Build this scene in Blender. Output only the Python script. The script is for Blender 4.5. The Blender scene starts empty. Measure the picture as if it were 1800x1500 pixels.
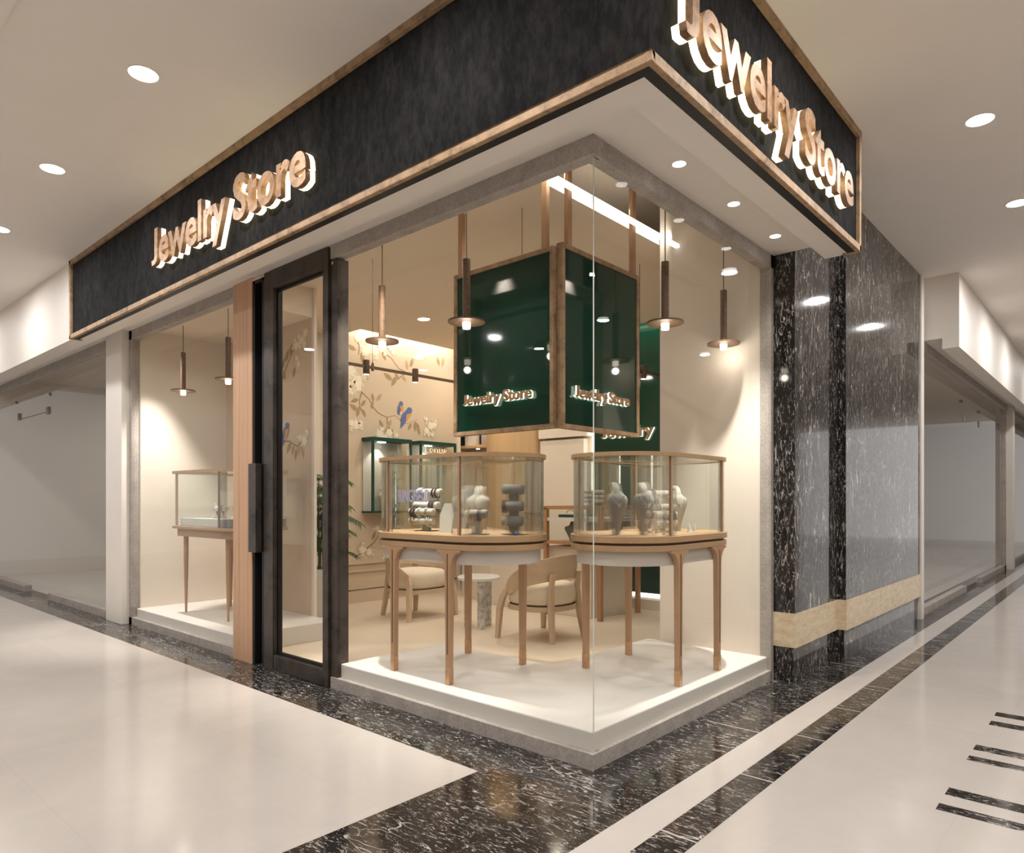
import bpy, bmesh, math, random
from mathutils import Vector, Matrix
from math import sin, cos, pi, radians as R

random.seed(4)
C = bpy.context.scene
COL = C.collection

# ------------------------------------------------------------------ camera, view, world
cam_d = bpy.data.cameras.new('camera')
cam = bpy.data.objects.new('camera', cam_d); COL.objects.link(cam)
cam.location = (2.076, -2.953, 1.40)
cam.rotation_euler = (R(90), 0, pi/2 - 0.84208187)
cam_d.sensor_fit = 'HORIZONTAL'; cam_d.sensor_width = 36.0
cam_d.lens = 1218.42/1800*36; cam_d.shift_y = (877.9-750)/1800
cam_d.clip_start = .05; cam_d.clip_end = 200
C.camera = cam
C.view_settings.view_transform = 'Standard'; C.view_settings.look = 'None'
C.view_settings.gamma = 1; C.view_settings.use_curve_mapping = False
C.view_settings.exposure = 0.3
C.cycles.use_denoising = True
C.cycles.max_bounces = 7; C.cycles.diffuse_bounces = 4; C.cycles.glossy_bounces = 3
C.cycles.transmission_bounces = 3; C.cycles.transparent_max_bounces = 14
C.cycles.caustics_reflective = False; C.cycles.caustics_refractive = False
C.cycles.sample_clamp_indirect = 4
w = bpy.data.worlds.new('world'); C.world = w; w.use_nodes = True
w.node_tree.nodes['Background'].inputs[0].default_value = (1.0, .97, .945, 1)
w.node_tree.nodes['Background'].inputs[1].default_value = .8

WARM = (1.0, .915, .80); SOFT = (1.0, .945, .87)

def lamp(name, kind, loc, energy, color=SOFT, aim=(0, 0, -1), **kw):
    d = bpy.data.lights.new(name, kind); d.energy = energy; d.color = color
    for k, v in kw.items(): setattr(d, k, v)
    o = bpy.data.objects.new(name, d); COL.objects.link(o); o.location = loc
    o.rotation_euler = Vector(aim).to_track_quat('-Z', 'Y').to_euler()
    return o

# light from the mall's ceiling downlights (fixtures are built further down, at the same spots)
MALL_DOWN = [(-2.46, -1.28), (-4.30, -1.28), (-6.11, -1.25), (-.62, -1.28), (1.30, .93), (1.30, 2.77), (1.33, 4.60), (1.33, 6.45),
             (1.3, -1.28), (-7.95, -1.28), (1.33, 8.4), (1.33, 10.4)]
MALL_HID = [(x, y) for x in (-8.5, -5.5, -2.5, .5, 3.5, 6.2) for y in (-3.6, -6.2)] + [(x, y) for x in (3.6, 6.2) for y in (-.8, 2.2, 5.4, 8.6)] + [(1.33, 13.5), (-10.2, -1.28)]  # unseen lamps added across the mall to light its floor evenly
MALL_W = 18
for x, y in MALL_DOWN + MALL_HID:
    lamp('mall_downlight_lamp', 'AREA', (x, y, 3.985), MALL_W, (1, .985, .968), shape='DISK', size=.17)
# soffit downlights outside the right shop window
SOFFIT = [(.184, .577), (.187, 1.287), (.178, 2.003)]
for x, y in SOFFIT:
    lamp('soffit_lamp', 'SPOT', (x, y, 3.25), 12, SOFT, spot_size=R(100), spot_blend=.6, shadow_soft_size=.03)
# display spots recessed in the shop ceiling beside the glass: pools of light round the cases, scallops on the end walls
for x, y in ((-1.95, .13), (-.10, 1.82)):
    lamp('case_spot_and_fill', 'SPOT', (x, y, 3.45), 420, SOFT, spot_size=R(58), spot_blend=.7, shadow_soft_size=.035)
lamp('case_spot_and_fill', 'SPOT', (-5.78, .14, 3.27), 300, SOFT, spot_size=R(62), spot_blend=.7, shadow_soft_size=.035)
for x, y, z in ((-.42, .72, 4.12), (-1.15, .40, 3.57)):  # two unseen fill spots, added to brighten the busts in the cases
    lamp('case_spot_and_fill', 'SPOT', (x, y, z), 28, SOFT, spot_size=R(62), spot_blend=.9, shadow_soft_size=.06)
for x, y in ((-9, 2.5), (-11.5, 3), (-2.5, 9), (-2.5, 13), (-2.5, 18)):  # unseen fill lamps added to lift the dark empty shops
    lamp('empty_shop_fill', 'AREA', (x, y, 3.58), 20, (1, .95, .9), shape='DISK', size=.5)
# unseen fill lamps added for the shop's general light
for x, y in ((-4.4, 1.9), (-2.3, 2.0), (-4.4, 3.2), (-2.6, 3.1), (-4.9, 4.35), (-1.7, 3.6), (-2.9, .8)):
    lamp('shop_fill_lamp', 'AREA', (x, y, 3.585), 12, WARM, shape='DISK', size=.16)

# ------------------------------------------------------------------ materials
def lin(c):
    return tuple((v/12.92 if v <= .04045 else ((v+.055)/1.055)**2.4) for v in [q/255 for q in c]) + (1,)

class NT:
    def __init__(s, name):
        s.m = bpy.data.materials.new(name); s.m.use_nodes = True
        s.t = s.m.node_tree; s.n = s.t.nodes; s.b = s.n['Principled BSDF']; s.out = s.n['Material Output']
    def add(s, typ, **kw):
        n = s.n.new(typ)
        for k, v in kw.items():
            if k.startswith('_'): setattr(n, k[1:], v)
            else: n.inputs[k].default_value = v
        return n
    def link(s, a, b): s.t.links.new(a, b)
    def coords(s, scale=(1, 1, 1), rot=(0, 0, 0)):
        tc = s.add('ShaderNodeTexCoord'); mp = s.add('ShaderNodeMapping')
        mp.inputs['Scale'].default_value = scale; mp.inputs['Rotation'].default_value = rot
        s.link(tc.outputs['Object'], mp.inputs['Vector']); return mp.outputs['Vector']
    def noise(s, vec, scale, detail=4, rough=.55, dist=0):
        n = s.add('ShaderNodeTexNoise', Scale=scale, Detail=detail, Roughness=rough, Distortion=dist)
        s.link(vec, n.inputs['Vector']); return n.outputs['Fac']
    def ramp(s, fac, stops):
        r = s.add('ShaderNodeValToRGB'); e = r.color_ramp.elements
        while len(e) < len(stops): e.new(.5)
        for el, (p, c) in zip(e, stops): el.position = p; el.color = c if len(c) == 4 else tuple(c)+(1,)
        s.link(fac, r.inputs['Fac']); return r.outputs['Color']
    def mix(s, fac, a, b, typ='MIX'):
        m = s.add('ShaderNodeMix', _data_type='RGBA', _blend_type=typ)
        for v, i in ((fac, 0), (a, 6), (b, 7)):
            if hasattr(v, 'is_linked'): s.link(v, m.inputs[i])
            else: m.inputs[i].default_value = v
        return m.outputs[2]
    def math(s, op, a, b=None):
        m = s.add('ShaderNodeMath', _operation=op)
        for v, i in ((a, 0), (b, 1)):
            if v is None: continue
            if hasattr(v, 'is_linked'): s.link(v, m.inputs[i])
            else: m.inputs[i].default_value = v
        return m.outputs[0]
    def fin(s, color=None, rough=.5, metal=0, spec=.5, bump=None, bstr=.1, coat=0):
        if color is not None:
            if hasattr(color, 'is_linked'): s.link(color, s.b.inputs['Base Color'])
            else: s.b.inputs['Base Color'].default_value = color
        if hasattr(rough, 'is_linked'): s.link(rough, s.b.inputs['Roughness'])
        else: s.b.inputs['Roughness'].default_value = rough
        s.b.inputs['Metallic'].default_value = metal
        s.b.inputs['Specular IOR Level'].default_value = spec
        s.b.inputs['Coat Weight'].default_value = coat
        if bump is not None:
            bn = s.add('ShaderNodeBump', Strength=bstr, Distance=.01); s.link(bump, bn.inputs['Height']); s.link(bn.outputs[0], s.b.inputs['Normal'])
        return s.m

def paint(name, rgb, rough=.6, var=.04, scale=3, spec=.3):
    t = NT(name); c = lin(rgb); v = t.coords()
    n = t.noise(v, scale, 3)
    d = tuple(x*(1-var) for x in c[:3])+(1,); l = tuple(min(1, x*(1+var)) for x in c[:3])+(1,)
    return t.fin(t.ramp(n, [(.3, d), (.7, l)]), rough, 0, spec)

def emit(name, rgb, strength):
    t = NT(name); e = t.add('ShaderNodeEmission', Strength=strength); e.inputs[0].default_value = tuple(rgb)+(1,)
    t.link(e.outputs[0], t.out.inputs[0]); return t.m

def glass(name, tint=(1, 1, 1), ior=1.45, boost=1.0, rough=0.0):
    t = NT(name); tr = t.add('ShaderNodeBsdfTransparent'); tr.inputs[0].default_value = tuple(tint)+(1,)
    gl = t.add('ShaderNodeBsdfGlossy', Roughness=rough); fr = t.add('ShaderNodeFresnel', IOR=ior)
    ge = t.add('ShaderNodeNewGeometry'); fo = t.math('SUBTRACT', 1.0, ge.outputs['Backfacing'])
    f = t.math('MULTIPLY', t.math('MULTIPLY', fr.outputs[0], boost), fo)
    ms = t.add('ShaderNodeMixShader'); t.link(f, ms.inputs[0]); t.link(tr.outputs[0], ms.inputs[1]); t.link(gl.outputs[0], ms.inputs[2])
    t.link(ms.outputs[0], t.out.inputs[0]); return t.m

def wood(name, rgb, axis='Z', var=.22, rough=.45, ring=22, stretch=.06):
    t = NT(name); c = lin(rgb)
    sc = {'X': (stretch, 1, 1), 'Y': (1, stretch, 1), 'Z': (1, 1, stretch)}[axis]
    v = t.coords(sc); n = t.noise(v, ring, 6, .6, .6); n2 = t.noise(v, ring*4, 4, .6)
    d = tuple(x*(1-var) for x in c[:3])+(1,); l = tuple(min(1, x*(1+var*.7)) for x in c[:3])+(1,)
    col = t.ramp(n, [(.3, d), (.5, c), (.72, l)]); col = t.mix(.2, col, t.ramp(n2, [(.35, d), (.65, l)]))
    return t.fin(col, rough, 0, .4)

def marble_black(name, rot=(0, 0, 0), stretch=(1, 3.2, 3.2), rough=.1, fleck=.62, brown=True):
    # dark emperador-like stone: brown-black ground, thin white veins and dense short white flecks
    t = NT(name); v = t.coords((1, 1, 1), rot)
    base = t.ramp(t.noise(v, 2.2, 4), [(.36, lin((26, 24, 24))), (.54, lin((40, 36, 34))), (.74, lin((70, 59, 52)) if brown else lin((58, 55, 54)))])
    vs = t.coords(stretch, rot)
    warp = t.add('ShaderNodeTexNoise', Scale=1.6, Detail=3); t.link(vs, warp.inputs['Vector'])
    wv = t.add('ShaderNodeMix', _data_type='RGBA', _blend_type='LINEAR_LIGHT'); wv.inputs[0].default_value = .8
    t.link(vs, wv.inputs[6]); t.link(warp.outputs['Color'], wv.inputs[7])
    vor = t.add('ShaderNodeTexVoronoi', _feature='DISTANCE_TO_EDGE', Scale=1.5); t.link(wv.outputs[2], vor.inputs['Vector'])
    vein = t.ramp(vor.outputs['Distance'], [(.004, (1, 1, 1)), (.014, (0, 0, 0))])
    mask = t.ramp(t.noise(v, 1.7, 2), [(.5, (0, 0, 0)), (.62, (1, 1, 1))])
    vein = t.mix(1.0, vein, mask, 'MULTIPLY')
    fl = t.noise(vs, 15, 7, .82, 1.4)
    dens = t.ramp(t.noise(v, 2.6, 3), [(.32, (.35, .35, .35)), (.6, (1, 1, 1))])
    flk = t.mix(1.0, t.ramp(fl, [(fleck, (0, 0, 0)), (fleck+.035, (1, 1, 1))]), dens, 'MULTIPLY')
    tot = t.mix(1.0, vein, flk, 'SCREEN')
    return t.fin(t.mix(tot, base, lin((205, 200, 194))), rough, 0, .5)

def marble_white(name, rgb, tile=None, rough=.16):
    t = NT(name); v = t.coords(); c = lin(rgb)
    n = t.noise(v, .9, 6, .6, 1.2); n2 = t.noise(v, 5, 8, .7, .6)
    col = t.ramp(n, [(.3, tuple(x*.93 for x in c[:3])+(1,)), (.6, c), (.8, tuple(min(1, x*1.05) for x in c[:3])+(1,))])
    col = t.mix(.12, col, t.ramp(n2, [(.45, tuple(x*.8 for x in c[:3])+(1,)), (.62, c)]))
    if tile:
        b = t.add('ShaderNodeTexBrick', Scale=1.0); b.offset = .5
        b.inputs['Brick Width'].default_value = tile; b.inputs['Row Height'].default_value = tile; b.inputs['Mortar Size'].default_value = .0015
        b.inputs['Color1'].default_value = (.965, .965, .96, 1); b.inputs['Color2'].default_value = (1, 1, 1, 1); b.inputs['Mortar'].default_value = (.90, .89, .88, 1)
        t.link(t.coords(), b.inputs['Vector']); col = t.mix(1.0, col, b.outputs['Color'], 'MULTIPLY')
    return t.fin(col, rough, 0, .5)

M = {}
M['mall_ceiling'] = paint('mall_ceiling_paint', (236, 229, 222), .8, .01)
M['white'] = paint('white_paint', (228, 221, 213), .55, .015)
M['podium'] = paint('podium_white', (216, 210, 203), .4, .015)
M['cream'] = paint('cream_wall_paint', (226, 215, 201), .6, .015)
M['cream_dark'] = paint('beige_wallpaper', (203, 184, 160), .65, .03, 2)
M['shop_ceiling'] = paint('shop_ceiling_paint', (226, 212, 194), .7, .012)
M['neighbour'] = paint('empty_shop_wall', (203, 192, 180), .7, .015)
t = NT('black_plaster'); v = t.coords((1, 1, .45)); n = t.noise(v, 4.5, 7, .65, .5); n2 = t.noise(v, 26, 5, .7)
M['plaster'] = t.fin(t.mix(.3, t.ramp(n, [(.33, lin((24, 24, 25))), (.6, lin((38, 37, 37))), (.8, lin((58, 56, 54)))]), t.ramp(n2, [(.4, lin((25, 25, 26))), (.7, lin((70, 68, 66)))])), .85, 0, .04, n2, .2)
def bronze(name, a, b, rough=.42, sc=9, metal=.55):
    t = NT(name); v = t.coords(); n = t.noise(v, sc, 7, .7, .6)
    return t.fin(t.ramp(n, [(.32, lin(a)), (.5, lin(b)), (.7, lin(tuple(min(255, int(x*1.13)) for x in b)))]), rough, metal, .4)
M['bronze'] = bronze('brushed_bronze', (114, 90, 66), (164, 136, 106), .6, 9, .2)
M['bronze_dark'] = bronze('aged_bronze', (60, 44, 32), (104, 80, 60), .55, 60, .3)
M['letter'] = bronze('letter_bronze', (122, 94, 70), (166, 133, 104), .45, 14, .35)
t = NT('fine_concrete'); v = t.coords(); n = t.noise(v, 7, 8, .7); n2 = t.noise(v, 60, 4)
M['concrete'] = t.fin(t.mix(.25, t.ramp(n, [(.3, lin((150, 143, 137))), (.7, lin((184, 176, 168)))]), t.ramp(n2, [(.4, lin((138, 131, 125))), (.6, lin((190, 183, 176)))])), .75, 0, .25, n2, .1)
M['marble_floor'] = marble_black('black_marble_floor', (0, 0, R(20)), (1, 3.4, 1), .09, .556)
M['marble_wall'] = marble_black('black_marble_wall', (0, 0, 0), (3.4, 3.4, .8), .06, .558, False)
M['floor_white'] = marble_white('polished_cream_marble', (203, 195, 188), 1.0, .13)
M['strip_white'] = marble_white('pale_marble_strip', (207, 199, 192), None, .13)
t = NT('travertine'); v = t.coords((1, 1, 3)); n = t.noise(v, 9, 7, .7)
M['travertine'] = t.fin(t.ramp(n, [(.3, lin((190, 170, 138))), (.6, lin((222, 205, 175)))]), .35, 0, .4)
M['table_wood'] = wood('rosy_table_wood', (176, 142, 106), 'X', .12, .42, 14)
M['leg_wood'] = wood('rosy_leg_wood', (178, 140, 106), 'Z', .12, .42, 14)
M['oak'] = wood('light_oak', (206, 172, 128), 'Z', .12, .5, 10)
M['chair_wood'] = wood('chair_ash_wood', (202, 178, 150), 'Y', .1, .5, 12)
M['showcase_wood'] = wood('orange_wood', (176, 130, 90), 'Z', .14, .45, 12)
M['panel_wood'] = wood('fluted_wood', (204, 164, 132), 'Z', .16, .5, 26, .02)
M['floor_shop'] = wood('pale_plank_floor', (218, 202, 180), 'X', .05, .35, 2.2, .35)
M['door_metal'] = bronze('dark_bronze_door', (44, 38, 34), (74, 66, 60), .42, 5); M['door_metal'].node_tree.nodes['Principled BSDF'].inputs['Metallic'].default_value = .35
M['black'] = paint('black_satin', (22, 21, 22), .5, .1)
M['groove'] = paint('dark_groove', (96, 62, 42), .6, .05)
M['brass'] = bronze('brass', (172, 134, 100), (194, 154, 118), .35, 8)
M['glass'] = glass('shop_glass', (.985, .99, .985), 1.45, .5)
M['glass_case'] = glass('case_glass', (.97, .985, .97), 1.5, 1.0)
t = NT('bent_case_glass'); gb = t.add('ShaderNodeBsdfGlass', Roughness=0.0, IOR=1.45); gb.inputs[0].default_value = (.96, .985, .965, 1); tb = t.add('ShaderNodeBsdfTransparent'); mx = t.add('ShaderNodeMixShader', Fac=.5); t.link(tb.outputs[0], mx.inputs[1]); t.link(gb.outputs[0], mx.inputs[2]); t.link(mx.outputs[0], t.out.inputs[0]); M['glass_bent'] = t.m
M['glass_edge'] = paint('glass_edge', (214, 214, 204), .2, .02)
t = NT('emerald_lacquer'); n = t.noise(t.coords(), 2, 3)
M['green'] = t.fin(t.ramp(n, [(.3, lin((4, 46, 33))), (.7, lin((6, 54, 39)))]), .05, 0, .35)
M['green_frame'] = paint('green_paint', (14, 66, 54), .4, .05)
M['lamp'] = emit('warm_lamp_glow', (1, .88, .70), 6)
M['disc'] = emit('downlight_glow', (1, .97, .93), 9)
M['halo'] = emit('letter_backlight_glow', (1, .84, .50), 4)
M['halo_small'] = emit('small_letter_glow', (1, .92, .72), 4)
M['cove'] = emit('cove_led_glow', (1, .92, .78), 4)
M['bar'] = emit('light_bar_glow', (1, .95, .86), 1.6)
M['velvet'] = paint('pale_grey_velvet', (190, 182, 172), .85, .03, 40)
M['velvet_dark'] = paint('slate_velvet', (112, 108, 106), .85, .05, 40)
M['linen'] = paint('cream_linen', (226, 212, 190), .9, .05, 60)
M['drum'] = paint('grey_white_lacquer', (196, 186, 175), .45, .01)
M['silver'] = bronze('silver', (190, 188, 186), (222, 220, 218), .25, 9); M['silver'].node_tree.nodes['Principled BSDF'].inputs['Metallic'].default_value = .9
M['gold'] = bronze('gold', (196, 150, 80), (226, 184, 112), .25, 9); M['gold'].node_tree.nodes['Principled BSDF'].inputs['Metallic'].default_value = .9
M['leather'] = paint('dark_brown_leather', (66, 44, 40), .6, .1, 30)
M['leather_green'] = paint('green_leather', (62, 78, 68), .6, .1, 30)
M['leather_red'] = paint('burgundy_leather', (96, 34, 38), .6, .1, 30)
M['marble_table'] = marble_white('white_side_table_marble', (228, 226, 224), None, .2)
t = NT('grey_veined_marble'); n = t.noise(t.coords(), 6, 6, .65, 2.5)
M['marble_leg'] = t.fin(t.ramp(n, [(.35, lin((150, 148, 146))), (.5, lin((205, 202, 198))), (.65, lin((226, 222, 218)))]), .25)
M['leaf'] = paint('palm_green', (58, 84, 48), .5, .25, 12)
M['stem'] = paint('palm_stem_green', (92, 112, 62), .5, .15, 12)
M['planter'] = paint('pale_grey_planter', (196, 190, 182), .5, .02)
M['soil'] = paint('soil', (60, 46, 36), .9, .2, 40)
M['m_branch'] = paint('mural_branch_brown', (150, 122, 92), .7, .06, 20)
M['m_leaf'] = paint('mural_leaf_taupe', (160, 137, 102), .7, .1, 20)
M['m_leaf2'] = paint('mural_leaf_pale', (181, 154, 120), .7, .06, 20)
M['m_petal'] = paint('mural_petal_cream', (232, 220, 198), .7, .05, 20)
M['m_petal2'] = paint('mural_petal_sand', (216, 202, 176), .7, .05, 20)
M['m_blue'] = paint('mural_bird_blue', (92, 108, 156), .7, .12, 40)
M['m_orange'] = paint('mural_bird_orange', (206, 146, 82), .7, .1, 40)
M['grey_back'] = paint('niche_grey', (190, 184, 174), .7, .02)
M['lilac'] = paint('lilac_white_vinyl', (178, 176, 226), .5, .02)
M['gem'] = paint('blue_stone', (70, 120, 200), .15, .2, 30)
M['crystal'] = glass('crystal_mesh', (.9, .86, .78), 1.6, 3.0, .15)

# ------------------------------------------------------------------ mesh helpers
class MB:
    def __init__(s): s.v = []; s.f = []; s.mi = []; s.cur = 0
    def quad(s, *pts): s.poly(pts)
    def poly(s, pts):
        b = len(s.v); s.v += [tuple(p) for p in pts]; s.f.append(tuple(range(b, b+len(pts)))); s.mi.append(s.cur)
    def raw(s, vs, fs):
        b = len(s.v); s.v += [tuple(p) for p in vs]
        for f in fs: s.f.append(tuple(b+i for i in f)); s.mi.append(s.cur)
    def box(s, x0, y0, z0, x1, y1, z1):
        x0, x1 = sorted((x0, x1)); y0, y1 = sorted((y0, y1)); z0, z1 = sorted((z0, z1))
        s.raw([(x0, y0, z0), (x1, y0, z0), (x1, y1, z0), (x0, y1, z0), (x0, y0, z1), (x1, y0, z1), (x1, y1, z1), (x0, y1, z1)],
              [(3, 2, 1, 0), (4, 5, 6, 7), (0, 1, 5, 4), (1, 2, 6, 5), (2, 3, 7, 6), (3, 0, 4, 7)]); return s
    def prism(s, out, z0, z1, hole=None):
        n = len(out); vs = [(x, y, z0) for x, y in out]+[(x, y, z1) for x, y in out]
        side = [(i, (i+1) % n, n+(i+1) % n, n+i) for i in range(n)]
        if hole is None: s.raw(vs, side+[tuple(range(n-1, -1, -1)), tuple(range(n, 2*n))])
        else:
            vs += [(x, y, z0) for x, y in hole]+[(x, y, z1) for x, y in hole]
            fs = list(side)
            for i in range(n):
                j = (i+1) % n
                fs += [(2*n+j, 2*n+i, 3*n+i, 3*n+j), (n+i, n+j, 3*n+j, 3*n+i), (j, i, 2*n+i, 2*n+j)]
            s.raw(vs, fs)
        return s
    def loft(s, rings, cap=True, closed=True):
        n = len(rings[0]); vs = [p for r in rings for p in r]; fs = []
        for k in range(len(rings)-1):
            for i in range(n if closed else n-1):
                j = (i+1) % n; fs.append((k*n+i, k*n+j, (k+1)*n+j, (k+1)*n+i))
        if cap: fs += [tuple(range(n-1, -1, -1)), tuple(range((len(rings)-1)*n, len(rings)*n))]
        s.raw(vs, fs); return s
    def lathe(s, prof, c=(0, 0, 0), n=24, sx=1, sy=1):
        return s.loft([[(c[0]+r*sx*cos(2*pi*i/n), c[1]+r*sy*sin(2*pi*i/n), c[2]+z) for i in range(n)] for r, z in prof])
    def tube(s, path, r, n=8, cap=True):
        path = [Vector(p) for p in path]; rs = r if isinstance(r, (list, tuple)) else [r]*len(path); rings = []
        for i, p in enumerate(path):
            d = (path[min(i+1, len(path)-1)]-path[max(i-1, 0)]).normalized()
            a = Vector((0, 0, 1)) if abs(d.z) < .9 else Vector((1, 0, 0))
            u = d.cross(a).normalized(); vv = d.cross(u).normalized()
            rings.append([tuple(p+(u*cos(2*pi*k/n)+vv*sin(2*pi*k/n))*rs[i]) for k in range(n)])
        return s.loft(rings, cap)
    def bar(s, p0, p1, w0, d0, w1=None, d1=None, side=(1, 0, 0)):
        p0, p1 = Vector(p0), Vector(p1); w1 = w0 if w1 is None else w1; d1 = d0 if d1 is None else d1
        ax = (p1-p0).normalized(); u = Vector(side); u = (u-ax*u.dot(ax)).normalized(); vv = ax.cross(u)
        rings = [[tuple(p+u*a*wd/2+vv*b*dd/2) for a, b in ((-1, -1), (1, -1), (1, 1), (-1, 1))] for p, wd, dd in ((p0, w0, d0), (p1, w1, d1))]
        return s.loft(rings)
    def torus(s, c, Rr, r, axis='Y', n=20, m=6, arc=2*pi, start=0, sz=1):
        rings = []
        k = n if arc >= 2*pi-1e-6 else n+1
        for i in range(k):
            a = start+arc*i/n; ring = []
            for j in range(m):
                b = 2*pi*j/m; q = Rr+r*cos(b); h = r*sin(b)
                l = (q*cos(a), h, q*sin(a)*sz)
                if axis == 'X': l = (h, q*cos(a), q*sin(a)*sz)
                if axis == 'Z': l = (q*cos(a), q*sin(a)*sz, h)
                ring.append((c[0]+l[0], c[1]+l[1], c[2]+l[2]))
            rings.append(ring)
        if k == n: rings.append(rings[0])
        return s.loft(rings, k != n)
    def build(s, name, mats, parent=None, smooth=False, loc=None, bevel=0, angle=35):
        me = bpy.data.meshes.new(name); me.from_pydata(s.v, [], s.f)
        mats = mats if isinstance(mats, (list, tuple)) else [mats]
        for m in mats: me.materials.append(m)
        if len(mats) > 1:
            for p, i in zip(me.polygons, s.mi): p.material_index = i
        bm = bmesh.new(); bm.from_mesh(me); bmesh.ops.remove_doubles(bm, verts=bm.verts, dist=1e-6)
        bmesh.ops.recalc_face_normals(bm, faces=bm.faces); bm.to_mesh(me); bm.free()
        o = bpy.data.objects.new(name, me); COL.objects.link(o)
        if parent: o.parent = parent
        if loc: o.location = loc
        if smooth:
            for p in me.polygons: p.use_smooth = True
            if angle < 180:
                try: me.set_sharp_from_angle(angle=R(angle))
                except Exception: pass
        if bevel:
            b = o.modifiers.new('bevel', 'BEVEL'); b.width = bevel; b.segments = 2; b.limit_method = 'ANGLE'
        return o

def box(name, mat, a, b, parent=None, bevel=0):
    return MB().box(*a, *b).build(name, mat, parent, bevel=bevel)
def tag(o, label, cat, group=None, kind=None):
    o['label'] = label; o['category'] = cat
    if group: o['group'] = group
    if kind: o['kind'] = kind
    return o
def thing(name, label, cat, loc=(0, 0, 0), rz=0, group=None):
    o = bpy.data.objects.new(name, None); COL.objects.link(o); o.empty_display_size = .05
    o.location = loc; o.rotation_euler = (0, 0, rz); return tag(o, label, cat, group)
def struct(o): o['kind'] = 'structure'; return o
def sbox(name, mat, a, b, bevel=0): return struct(box(name, mat, a, b, None, bevel))
def sempty(name):
    o = bpy.data.objects.new(name, None); COL.objects.link(o); o['kind'] = 'structure'; return o
def copy_tree(o, parent=None):
    c = o.copy(); COL.objects.link(c); c.parent = parent
    for ch in list(o.children): copy_tree(ch, c)
    return c
def dup(o, loc, rz, label, group=None):
    c = copy_tree(o); c.location = loc; c.rotation_euler = (0, 0, rz); c['label'] = label
    if group: c['group'] = group
    return c
def stadium(hs, r, n=12):
    pts = []
    for k in range(n+1): a = -pi/2+pi*k/n; pts.append((hs+r*cos(a), r*sin(a)))
    for k in range(n+1): a = pi/2+pi*k/n; pts.append((-hs+r*cos(a), r*sin(a)))
    return pts
def dshape(x0, xc, r, n=12):
    return [(x0, -r)]+[(xc+r*cos(-pi/2+pi*k/n), r*sin(-pi/2+pi*k/n)) for k in range(n+1)]+[(x0, r)]

# ------------------------------------------------------------------ setting: mall
ZC = 4.02; ZF = 3.16; ZS = 3.285; FA = .51; FB = .645
sbox('floor', M['floor_white'], (-17, -9, -.12), (8, 25, -.001))
sbox('trim_1', M['marble_floor'], (-17, -.405, -.05), (.415, .1, .0))
sbox('trim_2', M['marble_floor'], (-.43, -9, -.05), (.415, -.405, .0))
sbox('trim_3', M['marble_floor'], (-.05, .1, -.05), (.415, 24, .0))
sbox('trim_4', M['strip_white'], (.415, -9, -.05), (.592, 24, .0))
sbox('trim_5', M['marble_floor'], (.592, -9, -.05), (.757, 24, .0))
inl = MB()
for y0, y1 in ((2.47, 2.57), (2.23, 2.33), (1.66, 1.76), (1.455, 1.535), (4.30, 4.40), (4.54, 4.64), (.66, .74), (.87, .97)): inl.box(1.418, y0, -.02, 2.9, y1, .0006)
struct(inl.build('trim_6', M['marble_floor']))
sm = MB()
for y in (-.35, .457, 1.237, 1.97, 2.704, 3.47, 4.21, 4.961, 6.4, 7.9): sm.box(.592, y, -.02, .757, y+.009, .0007)
sm.box(.08, 1.13, -.02, .415, 1.138, .0007); sm.box(.05, 3.3, -.02, .415, 3.308, .0007)
struct(sm.build('trim_21', M['strip_white']))
# mall ceiling: an L round the shop, with a shallow step beyond y = -1.98
cl = MB(); cl.box(-17, -1.98, ZC, 8, -FA+.03, ZC+.1); cl.box(FB-.03, -FA, ZC, 8, 25, ZC+.1); cl.box(.0, 2.36, ZC, FB-.03, 25, ZC+.1); cl.box(-17, -9, ZC-.03, -1.2, -1.98, ZC+.1); cl.box(-1.2, -9, ZC, 8, -1.98, ZC+.1)
struct(cl.build('ceiling', M['mall_ceiling']))

sbox('wall_opposite', M['neighbour'], (-17, -9.2, 0), (8.2, -9, ZC))
sbox('wall_far', M['neighbour'], (8, -9, 0), (8.2, 25, ZC))
# marble pilasters on the right
mw = MB(); mw.box(-.02, 2.40, .53, .175, 3.44, ZC); mw.box(-.02, 3.42, .53, .245, 6.22, ZC)
mw.box(-.02, 2.42, 0, .155, 3.46, .27); mw.box(-.02, 3.44, 0, .225, 6.2, .27)
struct(mw.build('wall_right', M['marble_wall']))
tr = MB(); tr.box(-.02, 2.392, .27, .183, 3.43, .53); tr.box(-.02, 3.412, .27, .253, 6.22, .53)
struct(tr.build('trim_7', M['travertine']))
sbox('trim_8', M['white'], (.0, 6.22, 0), (.262, 6.36, ZC))

# ------------------------------------------------------------------ shop shell
# fascia box: black plaster panels in a bronze frame, soffit and beam below
fa = MB(); XL = -6.63; YR = 2.385
fa.box(XL+.02, -FA+.025, ZF+.03, FB-.025, -FA+.12, ZC); fa.box(FB-.12, -FA+.12, ZF+.03, FB-.025, YR-.02, ZC)
fascia = struct(fa.build('wall_fascia', M['plaster']))
fr = MB(); h = .046
for z0, z1 in ((ZF, ZF+h), (ZC-h, ZC)):
    fr.box(XL, -FA, z0, FB, -FA+.03, z1); fr.box(FB-.03, -FA, z0, FB, YR, z1)
fr.box(XL, -FA, ZF, XL+.035, -FA+.12, ZC); fr.box(FB-.12, YR-.035, ZF, FB, YR, ZC)
struct(fr.build('trim_9', M['bronze'], None, bevel=.003))
bk = MB(); bk.box(XL+.02, -FA+.03, ZF+.004, FB-.03, -FA+.085, ZF+.03); bk.box(FB-.085, -FA+.085, ZF+.004, FB-.03, YR, ZF+.03)
struct(bk.build('trim_10', M['black']))
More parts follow.
